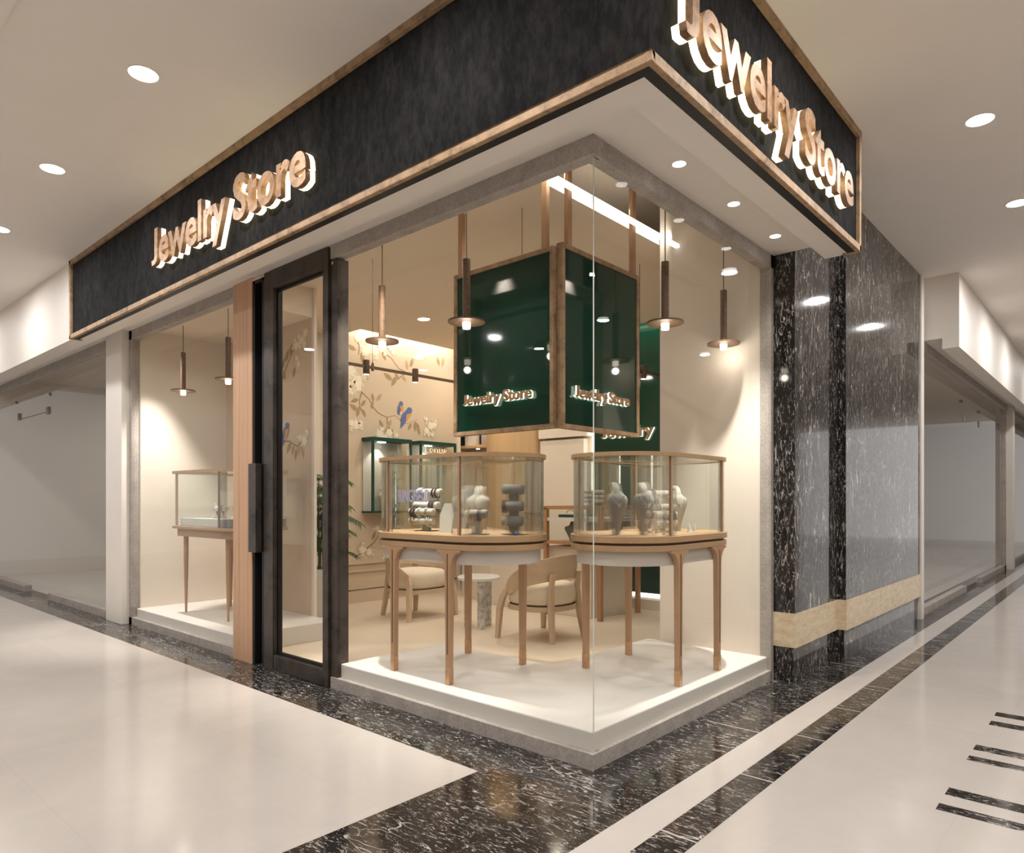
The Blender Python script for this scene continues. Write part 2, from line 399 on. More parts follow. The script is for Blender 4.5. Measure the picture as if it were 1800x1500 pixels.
sf = MB(); sf.box(-13.5, -FA+.085, ZF+.008, FB-.085, -.28, ZF+.06); sf.box(.40, -.28, ZF+.008, FB-.085, YR, ZF+.06)
sf.box(-13.5, -.30, ZF+.06, .40, -.28, ZS+.05); sf.box(.40, -.28, ZF+.06, .42, YR, ZS+.05)
sf.box(-13.5, -.28, ZS, .40, .0, ZS+.05); sf.box(-.0, .0, ZS, .40, 2.40, ZS+.05)
struct(sf.build('ceiling_soffit', M['white']))

# window_1: corner window, concrete frame and frameless corner glass
w1 = sempty('window_1'); q = MB()
q.box(-2.355, -.012, 0, .012, .07, .0815); q.box(-.07, .07, 0, .012, 2.362, .0815)
q.box(-2.355, -.012, 3.185, .012, .07, ZS); q.box(-.07, .07, 3.185, .012, 2.40, ZS)
q.box(-.075, 2.352, .0, .012, 2.402, ZS)
q.build('frame', M['concrete'], w1)
box('pane', M['glass'], (-2.30, .016, .0815), (-.006, .026, 3.185), w1)
box('pane', M['glass'], (-.016, .026, .0815), (-.006, 2.36, 3.185), w1)
box('glass_joint', M['glass_edge'], (-.010, .0155, .0815), (-.0055, .020, 3.185), w1)
# window_2: left display window
w2 = sempty('window_2'); q = MB()
q.box(-6.31, -.012, 0, -3.84, .07, .0815); q.box(-6.31, -.012, 3.185, -3.84, .07, ZS); q.box(-6.31, -.012, 0, -6.235, .07, ZS)
q.build('frame', M['concrete'], w2)
box('pane', M['glass'], (-6.24, .016, .0815), (-3.84, .026, 3.185), w2)
# wood cladding strip, dark channel and the door
pw = MB()
for k in range(9): pw.box(-3.83+.0367*k, -.03+(.0012 if k % 2 else 0), 0, -3.83+.0367*(k+1), .14, ZS)
struct(pw.build('trim_11', M['panel_wood']))
d1 = sempty('door_1')
q = MB(); q.box(-3.50, -.02, 0, -3.465, .14, 3.255); q.box(-3.345, -.02, 0, -3.31, .14, 3.255); q.box(-3.465, .06, 0, -3.345, .14, 3.255); q.box(-3.50, -.02, 3.225, -3.31, .14, 3.255)
q.build('door_channel', M['black'], d1)
q = MB(); q.box(-3.31, -.022, 0, -3.16, .06, ZS-.005); q.box(-2.44, -.022, 0, -2.375, .06, ZS-.005); q.box(-3.16, -.022, 3.13, -2.44, .06, ZS-.005); q.box(-3.16, -.022, 0, -2.44, .06, .125)
q.build('door_frame', M['door_metal'], d1, bevel=.004)
q = MB(); q.box(-3.165, .012, .12, -3.14, .04, 3.135); q.box(-2.46, .012, .12, -2.435, .04, 3.135); q.box(-3.14, .012, 3.11, -2.46, .04, 3.135); q.box(-3.14, .012, .12, -2.46, .04, .145)
q.build('door_bead', M['black'], d1)
box('pane', M['glass'], (-3.15, .022, .13), (-2.45, .030, 3.125), d1)
box('door_handle', M['door_metal'], (-3.475, -.075, .955), (-3.35, -.02, 1.70), d1, .004)
q = MB(); q.box(-2.372, .0, .08, -2.285, .10, 3.18); q.build('door_post', M['door_metal'], d1, bevel=.004)
q = MB(); q.lathe([(.0, 0), (.012, .0), (.012, .008), (0, .008)], (0, 0, 0), 10); b = q.build('pivot', M['silver'], d1, True); b.location = (-2.335, -.001, 3.15); b.rotation_euler = (R(90), 0, 0)

# shop floor, walls and ceilings
sbox('floor_shop', M['floor_shop'], (-6.4, .07, -.02), (-.03, 5.1, .004))
sbox('wall_left', M['cream'], (-6.34, .07, 0), (-6.2, 1.06, ZC))
dv = MB(); dv.box(-6.34, 1.06, 0, -4.30, 1.085, ZC); WD = struct(dv.build('wall_divider', M['cream_dark']))
sbox('trim_12', M['cream'], (-4.31, 1.056, 0), (-4.265, 1.09, ZC))
sbox('wall_alcove', M['cream'], (-6.0, 1.085, 0), (-5.9, 2.37, ZC))
sbox('trim_13', M['cream'], (-5.9, 2.36, 0), (-5.64, 2.43, 3.9))
WM = sbox('wall_mural', M['cream_dark'], (-5.85, 2.43, 0), (-5.70, 4.46, ZC))
sbox('trim_14', M['cream'], (-5.85, 4.46, 0), (-5.66, 4.52, 3.6))
sbox('wall_back', M['cream'], (-6.6, 5.0, 0), (-.6, 5.12, ZC))
sbox('wall_recess', M['cream'], (-6.62, 4.52, 0), (-6.5, 5.0, ZC))
sbox('wall_side', M['cream'], (-.955, 2.36, 0), (-.02, 2.6, ZC+.1))
bb = MB()
for z0, z1, dx in ((0, .17, .02), (.19, .205, .028), (.42, .44, .03), (.525, .545, .03)): bb.box(-5.70, 2.43, z0, -5.70+dx, 4.46, z1)
struct(bb.build('baseboard_left', M['cream_dark']))
sc = MB(); sc.box(-5.35, .10, 3.60, -.967, 4.62, 3.675); sc.box(-5.35, .10, 3.675, -5.30, 4.62, 3.80); sc.box(-5.9, 1.09, 3.60, -5.35, 2.43, 3.675)
struct(sc.build('ceiling_shop', M['shop_ceiling']))
sbox('ceiling_window', M['shop_ceiling'], (-6.34, .0, 3.30), (-4.30, 1.06, 3.66))
sbox('ceiling_upper', M['shop_ceiling'], (-6.6, -.26, 4.16), (.38, 5.1, 4.22))
up = MB(); up.box(-6.6, -.26, ZS+.05, .38, -.22, 4.16); up.box(.34, -.26, ZS+.05, .38, 2.4, 4.16)
struct(up.build('wall_upper', M['cream_dark']))
sbox('trim_15', M['cream'], (-5.35, 4.60, 3.60), (-.967, 4.62, 3.80))
# cove LED strips
def led(name, a, b, label):
    o = box(name, M['cove'], a, b); return tag(o, label, 'light strip')
led('light_strip', (-5.37, 2.5, 3.70), (-5.349, 4.4, 3.72), 'warm cove light strip along the top of the flowered wall')
lamp('cove_lamp', 'AREA', (-5.5, 3.45, 3.76), 10, WARM, aim=(-.45, 0, -1), shape='RECTANGLE', size=1.9, size_y=.06)
led('light_strip', (-3.5, 4.62, 3.72), (-1.2, 4.64, 3.74), 'warm cove light strip above the green wall panel')
lamp('cove_lamp', 'AREA', (-2.4, 4.82, 3.75), 12, WARM, shape='RECTANGLE', size=2.2, size_y=.06)
o = tag(box('light_bar', M['bar'], (-.80, .12, 3.525), (-.765, 2.35, 3.552)), 'thin bright linear light bar in front of the sign rods under the shop ceiling', 'light bar')
lamp('bar_lamp', 'AREA', (-.84, 1.25, 3.64), 7, (1, .93, .82), aim=(-1, 0, 0), shape='RECTANGLE', size=2.2, size_y=.04)

# mural: flowering branches and two blue birds on the wallpaper, as flat printed shapes
def leaf2d(p, ang, L, W):
    out = []
    for t_ in (0, .15, .35, .6, .85, 1): out.append((t_*L, W*.5*sin(pi*t_**.85)))
    out += [(x, -y) for x, y in out[-2:0:-1]]
    return [(p[0]+x*cos(ang)-y*sin(ang), p[1]+x*sin(ang)+y*cos(ang)) for x, y in out]
def mural(name, to3, br, lv, bl, bd, off, sc_=1.0):
    m = MB(); rng = random.Random(7); dep = [0]
    def put(pts, mi, d):
        dep[0] += 1e-5; m.cur = mi; m.poly([to3(a, b, d+dep[0]) for a, b in pts])
    def blob(c, r, mi, d, ph, pet=5):
        for k in range(pet):
            a = ph+2*pi*k/pet; put(leaf2d(c, a, r, r*.75), mi, d)
    for b in br:
        for i in range(len(b)-1):
            (x0, y0), (x1, y1) = b[i], b[i+1]; L = math.hypot(x1-x0, y1-y0); nx, ny = -(y1-y0)/L, (x1-x0)/L
            w0 = .019*(1-.08*i); put([(x0+nx*w0/2, y0+ny*w0/2), (x1+nx*w0*.45, y1+ny*w0*.45), (x1-nx*w0*.45, y1-ny*w0*.45), (x0-nx*w0/2, y0-ny*w0/2)], 0, off)
    for x, y, a in lv:
        a = R(a); L = .15*sc_*rng.uniform(.8, 1.2); s_ = (x-cos(a)*L/2, y-sin(a)*L/2)
        put(leaf2d(s_, a, L, L*.42), 1 if rng.random() < .6 else 2, off+.0004)
    for x, y, r in bl:
        ph = rng.uniform(0, 6); blob((x, y), r*.75, 4, off+.0008, ph, 6); blob((x+r*.08, y), r*.55, 3, off+.0012, ph+.5, 5)
        for k in range(3):
            a = rng.uniform(0, 6.28); blob((x+cos(a)*r*.8, y+sin(a)*r*.8), r*.3, rng.choice((3, 4)), off+.0016, a, 4)
    for hd, bo, tl in bd:
        n = 14; dx, dy = hd[0]-bo[0], hd[1]-bo[1]; L = math.hypot(dx, dy); a = math.atan2(dy, dx)
        def ell(c, ra, rb, an): return [(c[0]+ra*cos(2*pi*k/n)*cos(an)-rb*sin(2*pi*k/n)*sin(an), c[1]+ra*cos(2*pi*k/n)*sin(an)+rb*sin(2*pi*k/n)*cos(an)) for k in range(n)]
        back = hd[0]-bo[0] < .05; pxx, pyy = sin(a), -cos(a)
        put(ell(bo, L*.95, L*.5, a), 5, off+.002)
        put(ell((bo[0]+pxx*L*.28+dx*.1, bo[1]+pyy*L*.28+dy*.1), L*.8, L*(.40 if back else .24), a), 6, off+.0024)
        put(ell((bo[0]+pxx*L*.2-dx*.55, bo[1]+pyy*L*.2-dy*.55), L*.32, L*.22, a), 3, off+.0025)
        tx, ty = tl[0]-bo[0], tl[1]-bo[1]; TL = math.hypot(tx, ty); put(leaf2d((bo[0]-.2*tx/TL*L, bo[1]-.2*ty/TL*L), math.atan2(ty, tx), TL, L*.62), 5, off+.0026)
        put(ell(hd, L*.42, L*.40, 0), 5, off+.0028)
        put([(hd[0]+L*.26, hd[1]+.014), (hd[0]+L*.52, hd[1]), (hd[0]+L*.26, hd[1]-.01)], 0, off+.003)
    return m.build(name, [M['m_branch'], M['m_leaf'], M['m_leaf2'], M['m_petal'], M['m_petal2'], M['m_blue'], M['m_orange']])
BR = [[(2.596, 2.918), (2.7, 2.85), (2.823, 2.77), (2.889, 2.668), (2.973, 2.595), (3.126, 2.547), (3.266, 2.587), (3.354, 2.532), (3.481, 2.486), (3.684, 2.56)], [(2.7, 2.85), (2.66, 2.739), (2.668, 2.66)], [(3.126, 2.547), (3.138, 2.417), (3.075, 2.315)], [(3.04, 3.452), (3.196, 3.393), (3.337, 3.26), (3.481, 3.224)], [(2.596, 3.58), (2.66, 3.472), (2.644, 3.349)], [(3.481, 3.224), (3.354, 3.136), (3.248, 3.081)], [(2.66, 2.659), (2.757, 2.521)], [(2.60, .62), (2.9, .8), (3.1, 1.05)]]
LV = [(2.58, 2.724, 200), (2.565, 2.636, 150), (2.636, 2.577, 260), (2.733, 2.572, 300), (2.725, 2.706, 50), (2.881, 2.803, 100), (2.99, 2.815, 50), (2.872, 2.694, 260), (3.481, 3.337, 100), (3.572, 3.379, 70), (3.248, 3.067, 240), (3.143, 3.122, 150), (3.301, 3.143, 300), (3.426, 3.132, 320), (3.536, 2.448, 240), (3.637, 2.455, 270), (3.703, 2.403, 290), (3.675, 2.487, 330), (2.533, 3.431, 160), (3.075, 3.395, 300), (4.09, 3.47, 290), (4.18, 3.469, 260), (3.023, 2.449, 120), (3.169, 2.461, 60), (3.196, 2.365, 330), (2.709, 3.306, 280), (2.757, 3.071, 330), (2.9, .9, 60), (3.05, .95, 20)]
BL = [(2.517, 3.119, .15), (2.612, 2.999, .17), (2.49, 2.927, .1), (2.628, 2.922, .12), (2.53, 2.854, .1), (2.897, 3.47, .16), (2.757, 3.42, .12), (3.04, 3.521, .13), (3.817, 3.619, .18), (3.933, 3.608, .13), (3.684, 3.482, .1), (2.596, 2.401, .12), (2.533, 2.422, .08), (2.676, 2.407, .07), (2.99, 2.309, .11), (3.075, 2.26, .1), (3.161, 2.335, .1), (3.283, 2.309, .07), (3.933, 2.493, .11), (4.011, 2.514, .08), (3.855, 2.414, .09), (3.962, 2.363, .06), (3.196, 3.56, .12), (2.676, 3.621, .12), (3.846, 2.588, .05), (2.7, .72, .1), (2.82, .68, .09), (2.95, 1.0, .07), (3.1, .62, .08), (3.3, .5, .07)]
BD = [((3.372, 2.766), (3.354, 2.686), (3.31, 2.591)), ((3.526, 2.682), (3.453, 2.59), (3.354, 2.391))]
mp = (mural('wall_mural_print', lambda a, b, d: (-5.70+d, a, b), BR, LV, BL, BD, .0012)); mp.parent = WM; mp['label'] = 'printed mural of pale blossom branches and two blue birds'
DBR = [[(-4.9, 2.72), (-4.8, 2.86), (-4.7, 2.98), (-4.55, 3.1)], [(-4.95, 2.04), (-4.75, 2.03), (-4.6, 1.97), (-4.45, 2.03)]]
DLV = [(-4.878, 2.889, 70), (-4.795, 2.971, 60), (-4.714, 3.02, 80), (-4.657, 2.768, 250), (-4.854, 2.761, 110), (-4.679, 1.93, 250), (-4.566, 1.93, 270), (-4.622, 1.877, 260), (-4.488, 1.901, 290), (-4.76, 1.96, 230)]
DBL = [(-4.622, 3.05, .08), (-4.51, 3.09, .09), (-4.432, 3.16, .08), (-4.566, 2.848, .06), (-4.454, 3.04, .08), (-4.454, 2.02, .1), (-4.4, 2.1, .07), (-4.532, 2.055, .06), (-4.6, 2.914, .05)]
mp = (mural('divider_mural_print', lambda a, b, d: (a, 1.06-d, b), DBR, DLV, DBL, [((-4.79, 2.20), (-4.84, 2.12), (-4.93, 1.94))], .0012)); mp.parent = WD; mp['label'] = 'printed mural of leaves, blossoms and a blue bird'

# ------------------------------------------------------------------ neighbouring empty shops
sbox('wall_fascia_left', M['white'], (-16, -.49, ZF), (XL, -.42, ZC))
sbox('trim_16', M['white'], (-6.80, -.09, 0), (-6.31, .30, ZS+.02), .004)
n1 = sempty('window_3'); q = MB()
q.box(-9.2, -.05, 0, -6.8, .05, .09); q.box(-13.2, -.05, 0, -10.4, .05, .09); q.box(-13.2, -.03, 3.17, -6.8, .05, ZS+.02); q.build('frame', M['concrete'], n1)
box('pane', M['glass'], (-13.2, .006, .05), (-6.8, .016, 3.18), n1)
q = MB()
for x, z in ((-10.9, 2.69), (-9.4, 2.66)): q.box(x-.06, -.005, z-.05, x+.06, .03, z+.05)
for x, z in ((-11.07, 2.93), (-9.31, 2.885)): q.box(x-.02, -.005, z-.02, x+.02, .03, z+.02)
q.box(-10.84, .0, 2.645, -9.46, .025, 2.652); q.build('patch_fitting', M['velvet_dark'], n1)
sbox('wall_end_left', M['neighbour'], (-13.4, .02, 0), (-13.2, 8, ZC))
sbox('wall_rear_left', M['neighbour'], (-13.4, 8, 0), (-6.6, 8.1, ZC))
sbox('wall_party_left', M['neighbour'], (-6.8, .3, 0), (-6.64, 8.1, ZC))
sbox('ceiling_neighbour_left', M['neighbour'], (-13.4, .02, 3.6), (-6.64, 8.1, 3.7))
# right-hand neighbour
sbox('wall_fascia_right', M['white'], (.43, 6.45, ZF), (.60, 24, ZC))
sbox('wall_fascia_right_return', M['white'], (.19, 6.45, ZS), (.43, 24, ZC))
sbox('trim_17', M['white'], (.14, 13.95, 0), (.33, 14.25, ZS))
n2 = sempty('window_4'); q = MB()
q.box(.14, 6.36, 0, .22, 9.5, .09); q.box(.14, 10.9, 0, .22, 13.95, .09); q.box(.16, 6.36, 3.18, .24, 24, ZS); q.box(.14, 13.78, 0, .22, 13.95, ZS); q.box(.14, 14.25, 0, .22, 24, .09); q.build('frame', M['concrete'], n2)
box('pane', M['glass'], (.176, 6.36, .05), (.186, 13.95, 3.2), n2)
box('pane', M['glass'], (.176, 14.25, .05), (.186, 24, 3.2), n2)
q = MB()
for y, z in ((9.46, 2.63), (10.83, 2.65)): q.box(.15, y-.06, z-.05, .195, y+.06, z+.05)
for y, z in ((9.3, 2.87), (10.9, 2.86)): q.box(.15, y-.02, z-.02, .195, y+.02, z+.02)
q.build('patch_fitting', M['velvet_dark'], n2)
sbox('wall_end_right', M['neighbour'], (-6, 22, 0), (.15, 22.2, ZC))
sbox('wall_rear_right', M['neighbour'], (-6.2, 6.2, 0), (-6, 22.2, ZC))
sbox('wall_party_right', M['neighbour'], (-6, 6.2, 0), (-.02, 6.3, ZC))
sbox('ceiling_neighbour_right', M['neighbour'], (-6, 6.3, 3.6), (.16, 24, 3.7))

# ------------------------------------------------------------------ lettering
_letters = {}
def glyph(ch, size, ext, off):
    key = (ch, size, ext, off)
    if key in _letters: return _letters[key]
    cu = bpy.data.curves.new('glyph', 'FONT'); cu.body = ch; cu.size = size; cu.extrude = ext; cu.offset = off; cu.resolution_u = 4
    o = bpy.data.objects.new('glyph', cu); COL.objects.link(o)
    bpy.context.view_layer.update()
    me = bpy.data.meshes.new_from_object(o.evaluated_get(bpy.context.evaluated_depsgraph_get()))
    bpy.data.objects.remove(o); xs = [v.co.x for v in me.vertices]
    _letters[key] = (me, min(xs) if xs else 0, max(xs) if xs else 0); return _letters[key]
def layout(text, size, off):
    pos = []
    for i, ch in enumerate(text):
        if ch == ' ': pos.append(None); continue
        me, a, b = glyph(text[:i+1], size, .01, off); g = glyph(ch, size, .01, off); pos.append(b-g[2])
    end = glyph(text, size, .01, off)[2]; return pos, end
def sign_letters(root, text, width, cap, depth, mat, halo, hdepth, off, gap=0.0, z0=0.0, base=(0, 0, 0), rot=None):
    """letters as children of root, local x along the text, y up, z out of the wall"""
    size = cap/.70; pos, end = layout(text, size, off); sx = width/end
    for ch, p in zip(text, pos):
        if p is None: continue
        g = glyph(ch, size, depth/2, off); me = g[0]
        if mat.name not in me.materials: me.materials.clear(); me.materials.append(mat)
        o = bpy.data.objects.new('letter', me); COL.objects.link(o); o.parent = root; o.location = (p*sx, 0, z0+gap+hdepth+depth/2); o.scale = (sx, 1, 1)
        if ch == 'J':   # the J stands on the base line, as in the photo
            ys = [v.co.y for v in me.vertices]; ky = cap/(max(ys)-min(ys)); o.scale = (sx, ky, 1); o.location.y = -min(ys)*ky
        if rot is not None:
            mt = Matrix.Translation(base) @ Matrix.Rotation(rot[2], 4, 'Z') @ Matrix.Rotation(rot[0], 4, 'X'); o.location = (mt @ o.location.to_4d()).to_3d(); o.rotation_euler = rot
        if halo:
            gh = glyph(ch, size, hdepth/2, off+.0005); mh = gh[0]
            if halo.name not in mh.materials: mh.materials.clear(); mh.materials.append(halo)
            k = bpy.data.objects.new('letter_backlight', mh); COL.objects.link(k); k.parent = o; k.location = (0, 0, -(depth/2+hdepth/2))
    return end
def sign(name, label, loc, rot, *a, **k):
    r = bpy.data.objects.new(name, None); COL.objects.link(r); r.location = loc; r.rotation_euler = rot; tag(r, label, 'sign'); sign_letters(r, *a, **k); return r
LF = (R(90), 0, 0); RF = (R(90), 0, R(90))
sign('store_sign', 'large backlit bronze Jewelry Store letters on the left black fascia', (-4.21, -FA+.025, 3.415), LF, 'Jewelry Store', 2.40, .31, .035, M['letter'], M['halo'], .035, .010)
sign('store_sign', 'large backlit bronze Jewelry Store letters on the right black fascia', (FB-.025, -.27, 3.36), RF, 'Jewelry Store', 2.31, .30, .035, M['letter'], M['halo'], .035, .010)

# ------------------------------------------------------------------ hanging green signs
def hanging_sign(label, loc, rz, w_, z0, z1, rods, rod_top):
    r = thing('hanging_sign', label, 'hanging sign', loc, rz, None)
    q = MB(); q.box(.03, .012, z0+.03, w_-.03, .045, z1-.03); q.build('panel', M['green'], r)
    q = MB(); q.box(0, 0, z0, w_, .055, z0+.032); q.box(0, 0, z1-.032, w_, .055, z1); q.box(0, 0, z0+.032, .032, .055, z1-.032); q.box(w_-.032, 0, z0+.032, w_, .055, z1-.032); q.build('frame', M['bronze'], r, bevel=.003)
    for x in rods: box('rod', M['leg_wood'], (x-.022, .012, z1), (x+.022, .046, rod_top), r)
    sign_letters(r, 'Jewelry Store', w_*.68, .078, .014, M['letter'], M['halo_small'], .012, .0025, .012, 0, (w_*.14, .012, z0+.225), LF); return r
hanging_sign('framed green hanging sign facing the left shop front, its rods meeting the shop ceiling', (-1.835, .75, 0), 0, .98, 1.885, 3.13, (.06, .89), 3.62)
hanging_sign('framed green hanging sign facing the right shop front, beside the white side wall', (-.80, .785, 0), pi/2, .985, 1.885, 3.15, (.10, .93), 4.16)

# ------------------------------------------------------------------ pendants
def pendant(label, loc, top):
    r = thing('pendant_lamp', label, 'pendant lamp', loc, 0, 'slim bronze pendants in the shop windows')
    MB().tube([(0, 0, .42), (0, 0, top-loc[2])], .004, 6).build('cable', M['bronze_dark'], r)
    MB().lathe([(.026, .0), (.026, .42), (.006, .425)], n=20).build('tube', M['bronze_dark'], r, True)
    MB().lathe([(.026, -.004), (.125, -.004), (.125, .008), (.026, .008)], n=36).build('disc', M['bronze_dark'], r, True)
    MB().lathe([(.001, -.045), (.026, -.045), (.028, -.004), (.02, .0)], n=20).build('bulb', M['lamp'], r, True)
    lamp('pendant_glow', 'POINT', (loc[0], loc[1], loc[2]-.09), 1.0, WARM, shadow_soft_size=.03)
    return r
pendant('slim bronze pendant in the left window nearest the white pillar', (-5.66, .31, 2.585), 3.30)
pendant('slim bronze pendant in the left window half behind the wood strip', (-4.62, .31, 2.59), 3.30)
pendant('slim bronze pendant in the corner window next to the black door', (-2.155, .31, 2.595), 3.60)
pendant('slim bronze pendant in front of the left green hanging sign', (-1.245, .31, 2.588), 3.60)
pendant('slim bronze pendant hanging at the left edge of the white side wall', (-.31, 1.30, 2.61), 4.16)
pendant('slim bronze pendant in front of the white side wall nearest the marble', (-.31, 2.215, 2.62), 4.16)

# ------------------------------------------------------------------ ceiling downlights
def downlight(label, x, y, z, r, group):
    t_ = thing('ceiling_downlight', label, 'downlight', (x, y, z), 0, group)
    MB().lathe([(r*.98, -.001), (r*1.12, -.004), (r*1.12, .0), (r*.98, .004)], n=32).build('ring', M['white'], t_, True)
    MB().lathe([(.001, -.003), (r, -.003), (r, .002), (.001, .002)], n=32).build('lens', M['disc'], t_); return t_
lab = {0: 'round mall ceiling downlight in front of the left Jewelry Store sign, largest of its row', 1: 'round mall ceiling downlight second in the row along the left fascia', 2: 'round mall ceiling downlight at the far left picture edge above the empty left shop', 5: 'round mall ceiling downlight beside the end of the right fascia', 6: 'round mall ceiling downlight at the right picture edge before the empty right shop'}
for i, (x, y) in enumerate(MALL_DOWN+MALL_HID):
    downlight(lab.get(i, 'round mall ceiling downlight out of direct view, added to light the mall'), x, y, ZC, .082, 'mall ceiling downlights')
for (x, y), n in zip(SOFFIT, ('nearest the shop corner', 'middle one of three', 'nearest the black marble wall')):
    downlight('small round soffit downlight above the right window, '+n, x, y, ZS, .036, 'soffit downlights')

# ------------------------------------------------------------------ podiums
def podium(label, out, h=.182):
    return tag(MB().prism(out, .0, h).build('display_podium', M['podium'], None, bevel=.008), label, 'podium')
podium('low white L-shaped podium in the corner window under two display cases', [(-2.285, .03), (-.02, .03), (-.02, 2.36), (-1.085, 2.36), (-1.085, 1.04), (-2.285, 1.04)])
podium('low white rectangular podium in the left window behind the wood strip', [(-6.2, .03), (-3.9, .03), (-3.9, 1.06), (-6.2, 1.06)])
P = .182

# ------------------------------------------------------------------ display cases
def leg_shape(m, x, y, h, tk=.038, flare=.085):
    """tapered leg in the plane y, spreading into the apron with curved shoulders"""
    pts = [(-.017, 0), (.017, 0), (.027, h*.75), (.028, h-.13)]
    for k in range(13): a = pi/2*k/12; pts.append((.028+flare*(1-cos(a)), h-.13+.118*sin(a)))
    pts += [(.028+flare, h), (-.028-flare, h)]
    for k in range(12, -1, -1): a = pi/2*k/12; pts.append((-.028-flare*(1-cos(a)), h-.13+.118*sin(a)))
    pts += [(-.028, h-.13), (-.027, h*.75)]
    n = len(pts); m.raw([(x+a, y-tk/2, b) for a, b in pts]+[(x+a, y+tk/2, b) for a, b in pts],
          [(i, (i+1) % n, n+(i+1) % n, n+i) for i in range(n)]+[tuple(range(n-1, -1, -1)), tuple(range(n, 2*n))])
def display_case(label, loc, rz, group):
    t_ = thing('display_case', label, 'display case', loc, rz, group); hs, r = .31, .392
    MB().prism(stadium(hs, r, 16), .938, .983).build('tabletop', M['table_wood'], t_, True, bevel=.004)
    MB().prism(stadium(hs, r-.025, 16), .920, .940).build('shadow_gap', M['groove'], t_, True)
    MB().prism(stadium(hs, r-.004, 16), .884, .922, stadium(hs, r-.05, 16)).build('apron', M['table_wood'], t_, True, bevel=.003)
    MB().prism(stadium(hs, r-.045, 16), .79, .921).build('drum', M['drum'], t_, True)
    for sx in (-1, 1):
        for sy in (-1, 1):
            m = MB(); leg_shape(m, sx*.285, sy*(r-.024), .884); l = m.build('leg', M['leg_wood'], t_, bevel=.003)
            yy = sy*(r-.004)
            MB().box(sx*.285-.003, yy-.0015, .2, sx*.285+.003, yy+.0015, .86).build('inlay', M['groove'], l)
            MB().box(sx*.285-.0185, sy*(r-.024)-.0205, 0, sx*.285+.0185, sy*(r-.024)+.0205, .11).build('foot_cap', M['brass'], l)
    z0, z1 = .983, 1.495; ro, ri = r-.02, r-.028
    for s in (-1, 1):
        MB().box(-hs, s*ri, z0, hs, s*ro, z1).build('glass_pane', M['glass_case'], t_)
        n = 26; rings = []; jr = random.Random(5+s)
        for k in range(n+1):
            a = -pi/2+pi*k/n; ro = r-.020-jr.uniform(0, .0035)
            rings.append([(s*(hs+q_*cos(a)), q_*sin(a), z) for q_, z in ((ro, z0), (ro, z1), (ri, z1), (ri, z0))])
        MB().loft(rings).build('curved_glass', M['glass_bent'], t_); ro = r-.02
        for sx in (-1, 1): MB().box(sx*(hs+.06)-.009, s*(ro-.012)-.009, z0, sx*(hs+.06)+.009, s*(ro-.012)+.009, z1).build('corner_post', M['leg_wood'], t_)
    MB().prism(stadium(hs, r-.006, 16), z1, z1+.026, stadium(hs, r-.038, 16)).build('top_rim', M['table_wood'], t_, True)
    MB().prism(stadium(hs, r-.04, 16), z1+.004, z1+.010).build('glass_lid', M['glass_case'], t_)
    return t_
caseA = display_case('oval wood and glass jewellery case nearer the black door, under the left hanging sign', (-1.55, .54, P), 0, 'oval display cases in the corner window')
caseB = dup(caseA, (-.49, 1.42, P), pi/2, 'oval wood and glass jewellery case beside the white side wall, under the right hanging sign')
# etched word on the first case's front glass
sign_letters(caseA, 'RINGFIELD', .33, .085, .001, M['lilac'], None, 0, .0005, 0, 0, (-.235, -.374, 1.20), LF)
# left window case: D-shaped, wood apron and a raised white platform inside
cl = thing('display_case', 'D-shaped wood and glass jewellery case on round legs in the left window', 'display case', (-5.10, .54, P))
MB().prism(dshape(-.53, .50, .36), .905, .935).build('tabletop', M['table_wood'], cl, True, bevel=.003)
MB().prism(dshape(-.49, .46, .32), .825, .906).build('apron', M['table_wood'], cl, True)
for sx, sy in ((-.44, -.25), (-.44, .25), (.48, -.23), (.48, .25)):
    MB().lathe([(.011, 0), (.024, .55), (.026, .83)], (sx, sy, 0), 14).build('leg', M['leg_wood'], cl, True)
MB().prism(dshape(-.46, .46, .30), .935, 1.02).build('platform', M['podium'], cl, True, bevel=.004)
z0, z1 = .935, 1.49
MB().box(-.50, -.345, z0, .5, -.338, z1).build('glass_pane', M['glass_case'], cl); MB().box(-.50, .338, z0, .5, .345, z1).build('glass_pane', M['glass_case'], cl); MB().box(-.507, -.345, z0, -.5, .345, z1).build('glass_pane', M['glass_case'], cl)
n = 16; MB().loft([[(.5+q_*cos(a), q_*sin(a), z) for q_, z in ((.345, z0), (.345, z1), (.338, z1), (.338, z0))] for a in [-pi/2+pi*k/n for k in range(n+1)]]).build('curved_glass', M['glass_bent'], cl)
for x, y in ((-.485, -.33), (-.485, .33), (.50, -.33), (.50, .33)): MB().box(x-.01, y-.01, z0, x+.01, y+.01, z1).build('corner_post', M['leg_wood'], cl)
MB().prism(dshape(-.53, .50, .36), z1, z1+.03, dshape(-.495, .5, .325)).build('top_rim', M['table_wood'], cl, True)

